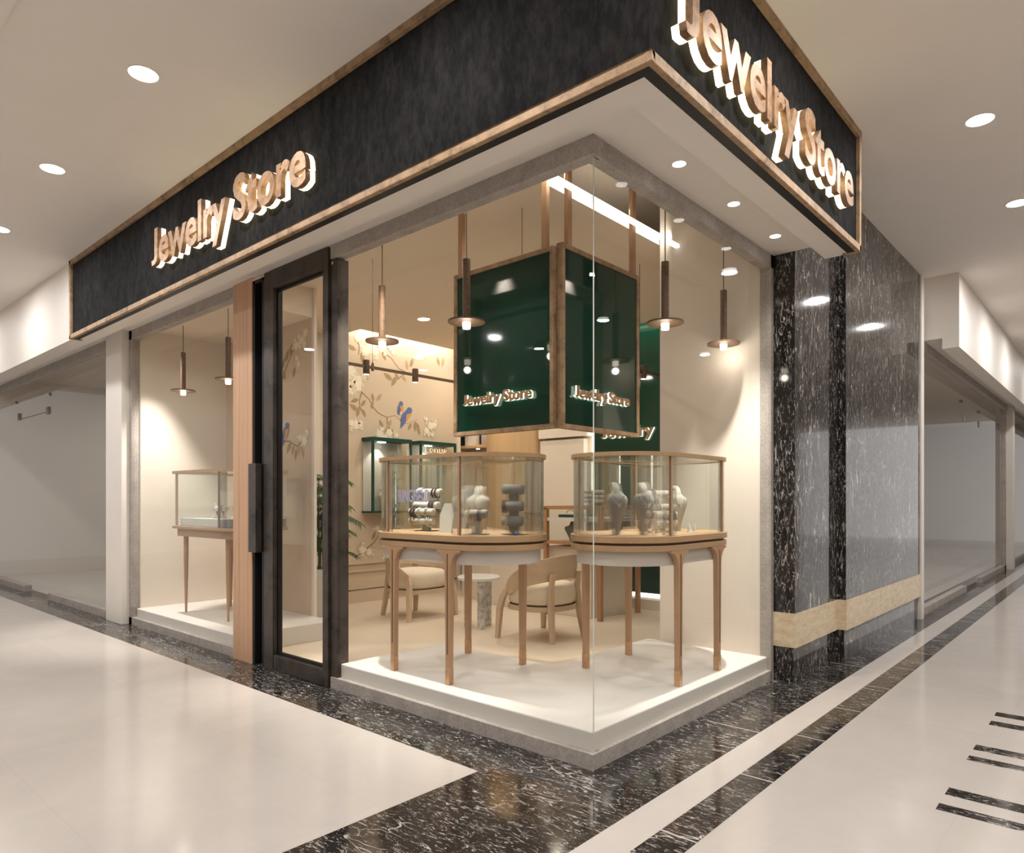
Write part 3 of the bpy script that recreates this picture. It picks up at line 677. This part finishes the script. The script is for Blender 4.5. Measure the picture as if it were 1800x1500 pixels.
# ------------------------------------------------------------------ jewellery displays
BPROF = ((0, .036, .028, 0), (.02, .032, .026, 0), (.18, .040, .033, 0), (.42, .063, .042, .004), (.58, .080, .043, .008), (.68, .086, .039, .010), (.74, .080, .035, .010), (.785, .062, .033, .008), (.815, .044, .031, .005), (.85, .034, .030, .003), (.92, .030, .030, -.002), (.97, .031, .031, -.008), (1.0, .028, .028, -.014))
def bprof(f):
    for p, q in zip(BPROF, BPROF[1:]):
        if f <= q[0]: t_ = (f-p[0])/(q[0]-p[0]); return [p[k]+(q[k]-p[k])*t_ for k in (1, 2, 3)]
    return BPROF[-1][1:]
def bust(label, loc, rz, h=.27, group=None, mat='velvet', sc_=1.0):
    t_ = thing('necklace_bust', label, 'display bust', loc, rz, group); m = MB(); rings = []
    for f, a, b, yo in BPROF:
        rings.append([(a*sc_*cos(2*pi*i/20), b*sc_*sin(2*pi*i/20)-yo*1.2+.01, f*h+(.014*sin(2*pi*i/20) if f > .95 else 0)) for i in range(20)])
    m.loft(rings).build('bust', M[mat], t_, True, angle=60); return t_
def necklace(label, loc, rz, h=.27, mat='silver', drop=.60, sc_=1.0):
    m = MB(); pts = []
    for k in range(25):
        a_ = pi*k/24; f = .86-(.86-drop)*sin(a_)**.8; a, b, yo = bprof(f); x = cos(a_)*min(.046, a*.88/sc_)*sc_
        y = -b*sc_*math.sqrt(max(0, 1-(x/(a*sc_))**2))-yo*1.2+.01-.0035; pts.append((x, y, f*h))
    m.tube(pts, .0026, 6); m.lathe([(.001, -.012), (.007, 0), (.001, .012)], (0, pts[12][1]-.004, h*drop-.012), 8)
    o = m.build('necklace', M[mat], None, True); o.location = loc; o.rotation_euler = (0, 0, rz); return tag(o, label, 'necklace')
def tbar(label, loc, rz, tiers, L=.17, col=False, r=.021, depth=0):
    """padded bars carried on a tapered post over a thin base"""
    t_ = thing('bracelet_stand', label, 'bracelet stand', loc, rz)
    MB().box(-.075, -.05, 0, .075, .05, .005).build('base', M['velvet_dark'], t_, bevel=.002)
    top = max(z for z, _ in tiers); m = MB()
    if col: m.box(-.03, -.012, .005, .03, .018, top)
    else: m.loft([[(-.03, -.018, .005), (.03, -.018, .005), (.03, .018, .005), (-.03, .018, .005)], [(-.017, -.01, top), (.017, -.01, top), (.017, .01, top), (-.017, .01, top)]])
    m.build('post', M['velvet'], t_)
    for z, y in tiers:
        mm = MB(); n = 20
        mm.loft([[(x, y+q_*cos(2*pi*i/n), z+q_*sin(2*pi*i/n)) for i in range(n)] for x, q_ in ((-L/2, r*.86), (-L/2+.004, r), (L/2-.004, r), (L/2, r*.86))])
        mm.build('bar', M['velvet'], t_, True, angle=50)
    return t_
def bangle(stand_loc, rz, x, y, z, r, mat, label, wide=.003, name='bangle', group=None, cat='bracelet'):
    m = MB(); R_ = r+.006
    if wide > .005: m.loft([[(w_, R_*cos(2*pi*i/20), R_*1.12*sin(2*pi*i/20)-.003) for i in range(20)] for w_ in (-wide, wide)], cap=False); m.loft([[(w_, (R_-.0025)*cos(2*pi*i/20), (R_-.0025)*1.12*sin(2*pi*i/20)-.003) for i in range(20)] for w_ in (-wide, wide)], cap=False)
    else: m.torus((0, 0, -.004), R_, wide, 'X', 22, 6, sz=1.15)
    o = m.build(name, M[mat], None, True); v_ = Matrix.Rotation(rz, 3, 'Z') @ Vector((x, y, z)); o.location = Vector(stand_loc)+v_; o.rotation_euler = (0, 0, rz)
    return tag(o, label, cat, group)

TA = P+.983   # table top height of the oval cases
# case A, left to right
s1 = (-1.83, .47, TA); s1z = R(6)
tbar('four-bar grey bracelet stand at the left of the case nearer the door', s1, s1z, ((.075, -.05), (.14, -.05), (.19, .0), (.285, .03)), .24, r=.028)
for x, m_, tier in ((-.095, 'gold', .075), (-.078, 'gold', .075), (.07, 'silver', .075), (.088, 'silver', .075)):
    bangle(s1, s1z, x, -.05, tier, .028, m_, ('thin gold' if m_ == 'gold' else 'thin silver')+' bangle on the lowest bar of the left four-bar stand', group='bangles on the left stand, lowest bar')
for x in (-.09, -.06): bangle(s1, s1z, x, -.05, .14, .028, 'leather', 'brown leather cuff on the second bar of the left four-bar stand', .010, 'cuff_bracelet', 'leather cuffs on the left stand, second bar')
for x in (-.02, -.006, .05, .064): bangle(s1, s1z, x, -.05, .14, .028, 'silver', 'thin silver bangle on the second bar of the left four-bar stand', group='silver bangles on the left stand, second bar')
for x in (.05, .08): bangle(s1, s1z, x, .0, .19, .028, 'leather', 'wide brown leather cuff on the third bar of the left four-bar stand', .011, 'cuff_bracelet', 'leather cuffs on the left stand, third bar')
for x in (.05, .08): bangle(s1, s1z, x, .03, .285, .028, 'leather', 'narrow brown leather band on the top bar of the left four-bar stand', .007, 'cuff_bracelet', 'leather bands on the left stand, top bar')
for x in (-.09, -.076, -.062): bangle(s1, s1z, x, .03, .285, .028, 'silver', 'thin silver bangle on the top bar of the left four-bar stand', group='silver bangles on the left stand, top bar')
# flat tapered necklace easel
e = thing('necklace_easel', 'flat grey tapered necklace easel standing beside the left bracelet stands', 'necklace easel', (-1.50, .36, TA), R(20)); e.scale = (1.1, 1.1, 1.25)
m = MB(); m.loft([[(-.042+.0*k, -.012+y_, 0) for k, y_ in ((0, 0),)]+[(.042, -.012, 0), (.042, -.002, 0), (-.042, -.002, 0)], [(-.05, .012, .10), (.05, .012, .10), (.05, .02, .10), (-.05, .02, .10)], [(-.026, .028, .165), (.026, .028, .165), (.026, .034, .165), (-.026, .034, .165)]]); m.build('board', M['velvet'], e)
MB().bar((0, .03, .12), (0, .07, 0), .02, .006, side=(1, 0, 0)).build('prop', M['velvet_dark'], e)
bust('pale grey necklace bust in the middle of the case nearer the door', (-1.42, .60, TA), R(30), .32)
s3 = (-1.17, .33, TA)
tbar('single-bar grey bracelet stand at the front of the case nearer the door', s3, R(28), ((.135, 0),), .15, r=.031)
bangle(s3, R(28), .018, 0, .135, .031, 'leather', 'dark leather cuff on the single-bar bracelet stand', .008, 'cuff_bracelet')
for x in (-.045, -.055): bangle(s3, R(28), x, 0, .135, .031, 'gold', 'thin gold bangle on the single-bar bracelet stand', group='bangles on the single-bar stand')
s4 = (-.99, .50, TA)
tbar('tall three-bar grey bracelet column at the curved end of the case nearer the door', s4, R(30), ((.09, -.035), (.19, -.035), (.30, -.02)), .14, True, .033)
bangle(s4, R(30), -.055, -.035, .19, .033, 'leather_red', 'burgundy leather cuff on the tall three-bar column', .010, 'cuff_bracelet')
bangle(s4, R(30), -.035, -.035, .09, .033, 'silver', 'thin silver bangle on the lowest bar of the tall three-bar column')
g = thing('blue_gemstone', 'small bright blue stone beside the tall bracelet column', 'gemstone', (-.90, .42, TA)); MB().lathe([(.001, 0), (.012, .006), (.016, .014), (.010, .02), (.001, .021)], n=8).build('stone', M['gem'], g)
# case B, left to right
bust('slim grey necklace bust nearest the curved left end of the case by the side wall', (-.44, .90, TA), R(55), .335, sc_=.85); necklace('fine silver necklace on the leftmost bust in the case by the side wall', (-.44, .90, TA), R(55), .335, sc_=.85)
bust('pale necklace bust second from the left in the case by the side wall', (-.315, 1.03, TA), R(50), .335, sc_=.85); necklace('fine silver necklace with drop on the second bust in the case by the side wall', (-.315, 1.03, TA), R(50), .335, sc_=.85)
for k, (x, y) in enumerate(((-.24, 1.02), (-.20, 1.09), (-.165, 1.13), (-.27, 1.57), (-.25, 1.61))):
    o = thing('ring_cone', ('small white ring cone before the second bust, leftmost of three', 'small white ring cone before the second bust, middle of three', 'small white ring cone before the second bust, rightmost of three', 'small white ring cone behind the right corner post, left of two', 'small white ring cone behind the right corner post, right of two')[k], 'ring cone', (x, y, TA), 0, 'ring cones in the case by the side wall')
    MB().lathe([(.017, 0), (.017, .004), (.013, .008), (.005, .06), (.001, .065)], n=16).build('cone', M['velvet'], o, True)
s5 = (-.42, 1.42, TA); s5z = R(78)
tbar('four-bar grey bracelet stand in the middle of the case by the side wall', s5, s5z, ((.07, -.045), (.125, -.045), (.175, .0), (.27, .03)), .22, r=.028)
for x in (-.06, -.045, -.03): bangle(s5, s5z, x, -.045, .07, .028, 'silver', 'thin silver bangle on the lowest bar of the four-bar stand', group='bangles on the lowest bar of the four-bar stand')
for x in (-.03, -.015, .04): bangle(s5, s5z, x, -.045, .125, .028, 'silver', 'thin silver bangle on the second bar of the four-bar stand', group='bangles on the second bar of the four-bar stand')
for x in (.06, .082): bangle(s5, s5z, x, -.045, .125, .028, 'leather_green', 'green leather cuff on the second bar of the four-bar stand', .008, 'cuff_bracelet', 'green cuffs on the four-bar stand')
bangle(s5, s5z, -.06, .0, .175, .028, 'leather_red', 'burgundy cuff on the third bar of the four-bar stand', .008, 'cuff_bracelet')
bangle(s5, s5z, -.03, .0, .175, .028, 'leather_green', 'green cuff beside the burgundy one on the third bar', .008, 'cuff_bracelet')
for x in (-.065, -.045): bangle(s5, s5z, x, .03, .27, .028, 'leather', 'dark leather band on the top bar of the four-bar stand', .005, 'cuff_bracelet', 'dark bands on the four-bar stand')
bust('pale necklace bust behind the right corner post in the case by the side wall', (-.42, 1.68, TA), R(60), .325, sc_=.9); necklace('fine silver necklace on the bust behind the right corner post', (-.42, 1.68, TA), R(60), .325, sc_=.9)
# left window case
TL = P+1.02
bust('cream necklace bust in the D-shaped case in the left window', (-4.92, .60, TL), R(25), .27); necklace('dark cord necklace on the bust in the left window case', (-4.92, .60, TL), R(25), .27, 'velvet_dark', .5)
s6 = (-5.03, .44, TL); tbar('single-bar cream bracelet stand before the bust in the left window', s6, R(20), ((.10, 0),), .16, r=.028)
bangle(s6, R(20), .02, 0, .10, .028, 'leather', 'dark cuff on the bracelet stand in the left window', .008, 'cuff_bracelet')
e2 = thing('necklace_easel', 'slim cream necklace easel leaning at the left of the left window case', 'necklace easel', (-5.22, .44, TL), R(15))
MB().loft([[(-.03, -.01, 0), (.03, -.01, 0), (.03, 0, 0), (-.03, 0, 0)], [(-.026, .02, .12), (.026, .02, .12), (.026, .03, .12), (-.026, .03, .12)], [(-.01, .03, .16), (.01, .03, .16), (.01, .038, .16), (-.01, .038, .16)]]).build('board', M['linen'], e2)
MB().bar((0, .025, .11), (0, .07, 0), .02, .006).build('prop', M['velvet_dark'], e2)
bust('slim cream bust beside the wood strip in the left window case', (-4.72, .44, TL), R(20), .17, sc_=.6)

# ------------------------------------------------------------------ armchairs and side table
def armchair(label, loc, rz):
    t_ = thing('armchair', label, 'armchair', loc, rz, 'barrel armchairs')   # local +x is the front
    # bent backrest sweeping down into the front legs
    ns = 36; rings = []
    for k in range(ns+1):
        s = -1+2*k/ns; a = pi+s*R(128); u = abs(s)
        zt = .845-.33*u**2.1; zb = .605-.20*u**2.0+(.0 if u < .9 else (u-.9)*.3)
        ring = []
        for z, dr in ((zb, 0), (zt, .035*(1-u*.6))):
            for rr in (0, -.024):
                q_ = dr+rr; ring.append(((.33+q_)*cos(a)*.98+.03, (.385+q_)*sin(a), z))
        rings.append([ring[0], ring[2], ring[3], ring[1]])
    MB().loft(rings).build('backrest', M['chair_wood'], t_, True, angle=50)
    out = []
    for k in range(32):
        a = 2*pi*k/32; c, s = cos(a), sin(a); p_ = 2.9 if c > 0 else 2.3; out.append((.315*math.copysign(abs(c)**(2/p_), c), .345*math.copysign(abs(s)**(2/p_), s)))
    MB().prism(out, .295, .345).build('seat_frame', M['chair_wood'], t_, True, bevel=.004)
    rings = []
    for f, z in ((.90, .347), (.985, .37), (1.01, .43), (1.01, .48), (.975, .525), (.87, .552), (.6, .568), (.2, .573)): rings.append([(x*f*.97, y*f*.97, z) for x, y in out])
    MB().loft(rings).build('cushion', M['linen'], t_, True, angle=180)
    MB().prism([(x*.955, y*.955) for x, y in out], .340, .350).build('cushion_piping', M['groove'], t_)
    for sy in (-1, 1):
        m = MB(); m.loft([[(x+a_, sy*y+b_, z) for a_, b_ in ((-w_/2, -d_/2), (w_/2, -d_/2), (w_/2, d_/2), (-w_/2, d_/2))] for x, y, z, w_, d_ in ((.300, .365, 0, .042, .042), (.285, .352, .30, .062, .048), (.262, .326, .42, .066, .038), (.215, .312, .50, .07, .028))])
        m.build('leg', M['chair_wood'], t_, bevel=.003)
        m = MB(); m.loft([[(x+a_, sy*y+b_, z) for a_, b_ in ((-w_/2, -d_/2), (w_/2, -d_/2), (w_/2, d_/2), (-w_/2, d_/2))] for x, y, z, w_, d_ in ((-.318, .255, 0, .040, .044), (-.275, .225, .30, .048, .060), (-.262, .212, .50, .040, .060), (-.285, .208, .67, .030, .058))])
        m.build('leg', M['chair_wood'], t_, bevel=.003)
    return t_
ch = armchair('barrel armchair with cream cushion beside the flowered wall, facing the side table', (-4.32, 2.49, .004), 0)
dup(ch, (-2.385, 2.53, .004), pi, 'barrel armchair with cream cushion seen from behind between the two oval cases')
st = thing('side_table', 'low round white marble side table between the armchairs', 'side table', (-3.24, 2.46, .004))
MB().lathe([(.001, .52), (.225, .52), (.235, .53), (.235, .55), (.225, .56), (.001, .56)], n=40).build('tabletop', M['marble_table'], st, True)
for a in (205, 325, 85): MB().lathe([(.042, 0), (.042, .52)], (.13*cos(R(a)), .13*sin(R(a)), 0), 20).build('leg', M['marble_leg'], st, True)

# ------------------------------------------------------------------ palm
pl = thing('potted_palm', 'green bamboo palm in a tall pale grey planter behind the door', 'plant', (-5.22, 1.74, .004))
m = MB(); m.loft([[(a*s_, b*s_, z) for a, b in ((-1, -1), (1, -1), (1, 1), (-1, 1))] for s_, z in ((.17, 0), (.19, .57), (.165, .57), (.165, .53))]); m.build('planter', M['planter'], pl, bevel=.006)
MB().box(-.16, -.16, .50, .16, .16, .54).build('soil', M['soil'], pl)
rng = random.Random(11)
for k in range(13):
    a0 = rng.uniform(0, 6.28); b0 = (rng.uniform(-.09, .09), rng.uniform(-.09, .09)); H_ = rng.uniform(.55, 1.15); lean = rng.uniform(.02, .14)
    MB().tube([(b0[0], b0[1], .53), (b0[0]+cos(a0)*lean*.4, b0[1]+sin(a0)*lean*.4, .53+H_*.5), (b0[0]+cos(a0)*lean, b0[1]+sin(a0)*lean, .53+H_)], [.011, .009, .006], 6).build('stem', M['stem'], pl, True)
    for j in range(6):
        f = .28+.14*j; base = Vector((b0[0]+cos(a0)*lean*f, b0[1]+sin(a0)*lean*f, .53+H_*f)); az = a0+j*2.4+rng.uniform(-.4, .4); Lf = rng.uniform(.34, .5)
        m = MB(); pts = []
        for i in range(9):
            u = i/8; pts.append(base+Vector((cos(az)*Lf*u*.85, sin(az)*Lf*u*.85, .34*u*Lf*2-.62*u*u*Lf*1.1)))
        m.tube(pts, [.004*(1-.8*i/8)+.0008 for i in range(9)], 4)
        for i in range(1, 17):
            u = i/17*8; i0 = min(int(u), 7); p_ = pts[i0].lerp(pts[i0+1], u-i0); d = (pts[i0+1]-pts[i0]).normalized(); side = d.cross(Vector((0, 0, 1))).normalized()
            LL = .17*(1-.45*(i/17))*rng.uniform(.85, 1.1)
            for sd in (-1, 1):
                ldir = (d*.65+side*sd*.75+Vector((0, 0, -.18))).normalized(); wv_ = ldir.cross(Vector((0, 0, 1))).normalized()*.009
                tip = p_+ldir*LL+Vector((0, 0, -.03)); mid = p_+ldir*LL*.45+Vector((0, 0, .008))
                m.raw([p_, mid+wv_, tip, mid-wv_], [(0, 1, 2, 3)])
        m.build('frond', M['leaf'], pl)

# ------------------------------------------------------------------ wall showcases (green niches)
def niche(label, y0, y1, z0=1.215, z1=2.235, group='green wall showcases'):
    t_ = thing('wall_showcase', label, 'wall showcase', (-5.70, y0, z0), 0, group); W_ = y1-y0; H_ = z1-z0; dp = .24
    MB().box(0, 0, H_-.05, dp, W_, H_).build('top', M['green_frame'], t_); MB().box(0, 0, 0, dp, W_, .025).build('bottom', M['green_frame'], t_)
    MB().box(.001, .01, .025, .012, W_-.01, H_-.05).build('back_panel', M['grey_back'], t_)
    for y in (0, W_-.03): MB().box(dp-.03, y, .025, dp, y+.03, H_-.05).build('post', M['green_frame'], t_)
    MB().box(.0, .0, .025, .03, .006, H_-.05).build('side_panel', M['glass_case'], t_)
    MB().box(.09, .28*W_, H_-.062, .13, .45*W_, H_-.05).build('lamp_bar', M['disc'], t_)
    lamp('niche_spot', 'SPOT', (-5.58, y0+.35*W_, z1-.08), 7, (1, .95, .84), aim=(-.18, 0, -1), spot_size=R(95), spot_blend=.5, shadow_soft_size=.02)
    MB().box(dp-.008, .03, .025, dp-.003, W_-.03, H_-.05).build('glass_pane', M['glass_case'], t_); return t_
niche('green-framed lit wall showcase nearer the door, a bust inside', 2.70, 3.38)
n2_ = niche('green-framed wall showcase with gold letters under its top, farther from the door', 3.54, 4.24)
sign_letters(n2_, 'Lenus', .42, .085, .008, M['gold'], M['halo_small'], .004, .002, 0, 0, (.222, .10, .865), RF)
bust('pale bust with slim neck inside the green wall showcase nearer the door', (-5.56, 2.96, 1.242), R(90), .31); 
bust('smaller tilted bust beside the slim one in the green wall showcase nearer the door', (-5.56, 3.14, 1.242), R(105), .25)

# ------------------------------------------------------------------ track lights
def track(label, x, y0, y1, spots, cables, z=2.605):
    t_ = thing('track_light', label, 'track light', (x, 0, z), 0, 'suspended bronze track lights')
    MB().box(-.012, y0, -.012, .012, y1, .012).build('rail', M['bronze_dark'], t_)
    for y in cables:
        MB().tube([(0, y, .012), (0, y, 3.60-z)], .0025, 5).build('cable', M['black'], t_); MB().lathe([(.014, -.03), (.014, .03), (.004, .05)], (0, y, 0), 10).build('cable_gland', M['bronze_dark'], t_, True)
    for y in spots:
        s_ = MB().lathe([(.028, -.07), (.03, -.065), (.03, .055), (.026, .06)], (0, y, 0), 16).build('spot_head', M['bronze_dark'], t_, True)
        MB().lathe([(.001, -.072), (.024, -.072), (.024, -.069), (.001, -.069)], (0, y, 0), 14).build('spot_lens', M['lamp'], s_)
    return t_
track('suspended bronze track rail in front of the flowered wall with two visible spots', -3.10, .565, 2.75, (.86, 1.437, 2.2), (.93, 2.4))
track('suspended bronze track rail half hidden behind the right hanging sign', -1.35, .88, 3.35, (1.6, 2.745), (1.0, 2.68))

# crystal pendant glimpsed between the hanging signs
cp = thing('crystal_pendant', 'crystal cylinder pendant glimpsed between the two green hanging signs', 'pendant lamp', (-3.36, 4.0, 2.3))
MB().lathe([(.05, 0), (.09, .05), (.095, .55), (.09, .68)], n=12).build('crystal_shade', M['crystal'], cp)
MB().lathe([(.001, .70), (.06, .72), (.075, .82), (.05, 1.0), (.001, 1.06)], n=16).build('bulb', M['lamp'], cp, True)
MB().tube([(0, 0, 1.05), (0, 0, 1.30)], .006, 6).build('cable', M['bronze_dark'], cp)

# ------------------------------------------------------------------ back of the shop
gp = thing('green_wall_panel', 'tall glossy green wall panel with lit Jewelry letters beside the side wall', 'wall panel', (-3.44, 4.93, .18))
MB().box(0, 0, 0, 2.3, .05, 3.62).build('panel', M['green'], gp)
MB().box(-.045, .02, .0, -.005, .06, 3.62).build('edge_light', M['cove'], gp); MB().box(.0, .01, -.035, 2.3, .05, -.005).build('edge_light', M['cove'], gp)
sign_letters(gp, 'Jewelry', .78, .15, .025, M['letter'], M['halo_small'], .02, .005, .01, 0, (.17, 0, 2.045), LF)
sbox('trim_18', M['cream'], (-3.55, 4.70, 0), (-.97, 5.0, .13))
oc = MB(); pts = [(-5.44, 5.0)]+[(-4.92-.52*cos(pi*k/14)*1.0, 4.98-.38*sin(pi*k/14)) for k in range(15)]+[(-4.40, 5.0)]
struct(MB().prism(pts, 0, 3.6).build('wall_oak_column', M['oak'], None, True))
sbox('trim_19', M['cream'], (-4.38, 4.86, 2.28), (-3.52, 5.0, 3.6))
sbox('trim_20', M['cream'], (-4.38, 4.90, 0), (-3.60, 5.0, 2.25))
tag(box('wall_shelf', M['oak'], (-6.05, 4.62, 2.19), (-5.3, 5.0, 2.235), None, .003), 'oak wall shelf under the left hanging sign with boxes on it', 'shelf')
bxx = thing('black_box', 'open black gift box on the oak wall shelf', 'box', (-5.92, 4.72, 2.236)); m = MB(); m.prism([(-.12, 0), (.0, .02), (.12, 0), (.12, .12), (-.12, .12)], 0, .14); m.build('body', M['black'], bxx); MB().box(-.125, -.005, .14, .125, .125, .165).build('lid', M['black'], bxx)
wb = thing('white_box', 'cream gift box beside the black one on the oak wall shelf', 'box', (-5.66, 4.72, 2.236)); MB().box(-.11, 0, 0, .11, .14, .2).build('body', M['cream'], wb, bevel=.003); MB().box(-.115, -.005, .2, .115, .145, .23).build('lid', M['cream'], wb, bevel=.003)
fr_ = thing('slim_display_stand', 'thin black stand leaning at the end of the oak wall shelf', 'display stand', (-5.45, 4.74, 2.236)); MB().bar((0, 0, 0), (-.02, .02, .26), .02, .02).build('upright', M['black'], fr_); MB().box(-.03, -.02, 0, .03, .04, .008).build('foot', M['black'], fr_)
pk = thing('shelf_light', 'tiny warm puck light under the oak wall shelf', 'puck light', (-5.42, 4.66, 2.17)); MB().lathe([(.001, 0), (.03, 0), (.03, .02), (.001, .02)], n=14).build('lens', M['lamp'], pk); MB().lathe([(.036, .008), (.036, .02), (.03, .02)], n=14).build('ring', M['bronze'], pk)

# service counter and the wooden showcase
ct = thing('service_counter', 'cream faceted service counter behind the armchairs', 'counter', (0, 0, .004))
co = [(-5.2, 4.10), (-4.26, 3.71), (-2.62, 3.70), (-2.50, 4.30), (-2.9, 4.45), (-5.2, 4.5)]
MB().prism(co, 0, .80).build('body', M['cream'], ct, bevel=.006); MB().prism([(x*1.004, y*.998) for x, y in co], .80, .83).build('worktop', M['cream_dark'], ct)
sh = thing('wooden_showcase', 'orange wood framed glass showcase standing in front of the cream counter', 'showcase', (-3.26, 3.60, .004))
Wd, Dp = .84, .86; LG = ((0, 0), (Wd-.05, 0), (Wd-.05, Dp-.05))
for x, y in LG: MB().box(x, y, 0, x+.05, y+.05, 1.29).build('leg', M['showcase_wood'], sh)
m = MB()
for z in (.86, 1.275): m.box(0, 0, z, Wd, .04, z+.04); m.box(Wd-.04, .04, z, Wd, Dp, z+.04)
m.box(0, .04, 1.275, .04, Dp, 1.315); m.box(.04, Dp-.04, 1.275, Wd, Dp, 1.315); m.build('rail', M['showcase_wood'], sh)
MB().box(.04, .03, .87, Wd-.04, Dp-.04, .89).build('floor_panel', M['cream_dark'], sh)
MB().box(.05, .01, 1.135, Wd-.05, Dp-.06, 1.175).build('shelf', M['podium'], sh)
MB().box(.05, Dp-.05, .89, Wd-.05, Dp-.04, 1.275).build('back_panel', M['velvet_dark'], sh)
MB().box(.03, .012, .9, Wd-.03, .018, 1.275).build('glass_pane', M['glass_case'], sh); MB().box(.02, .02, 1.30, Wd-.02, Dp-.02, 1.31).build('glass_top', M['glass_case'], sh)
tray = thing('jewellery_tray', 'shallow green tray on the white shelf of the wooden showcase', 'tray', (-3.0, 3.80, 1.18)); MB().box(-.14, -.06, 0, .14, .06, .035).build('body', M['green_frame'], tray, bevel=.003); MB().torus((0, 0, .05), .06, .006, 'Y', 14, 6, pi, 0, .6).build('handle', M['velvet_dark'], tray, True)
bust('slate grey bust under the white shelf of the wooden showcase', (-2.93, 3.75, .895), R(20), .23, mat='velvet_dark', sc_=1.2)
s7 = (-2.80, 3.98, 1.32); tbar('three-bar pale bracelet stand on top of the wooden showcase', s7, R(30), ((.06, -.02), (.11, -.01), (.17, 0)), .26, r=.022)
for x in (-.06, .02, .07): bangle(s7, R(30), x, -.01, .11, .022, 'leather', 'dark band on the bracelet stand on top of the wooden showcase', .005, 'cuff_bracelet', 'dark bands on the showcase stand')
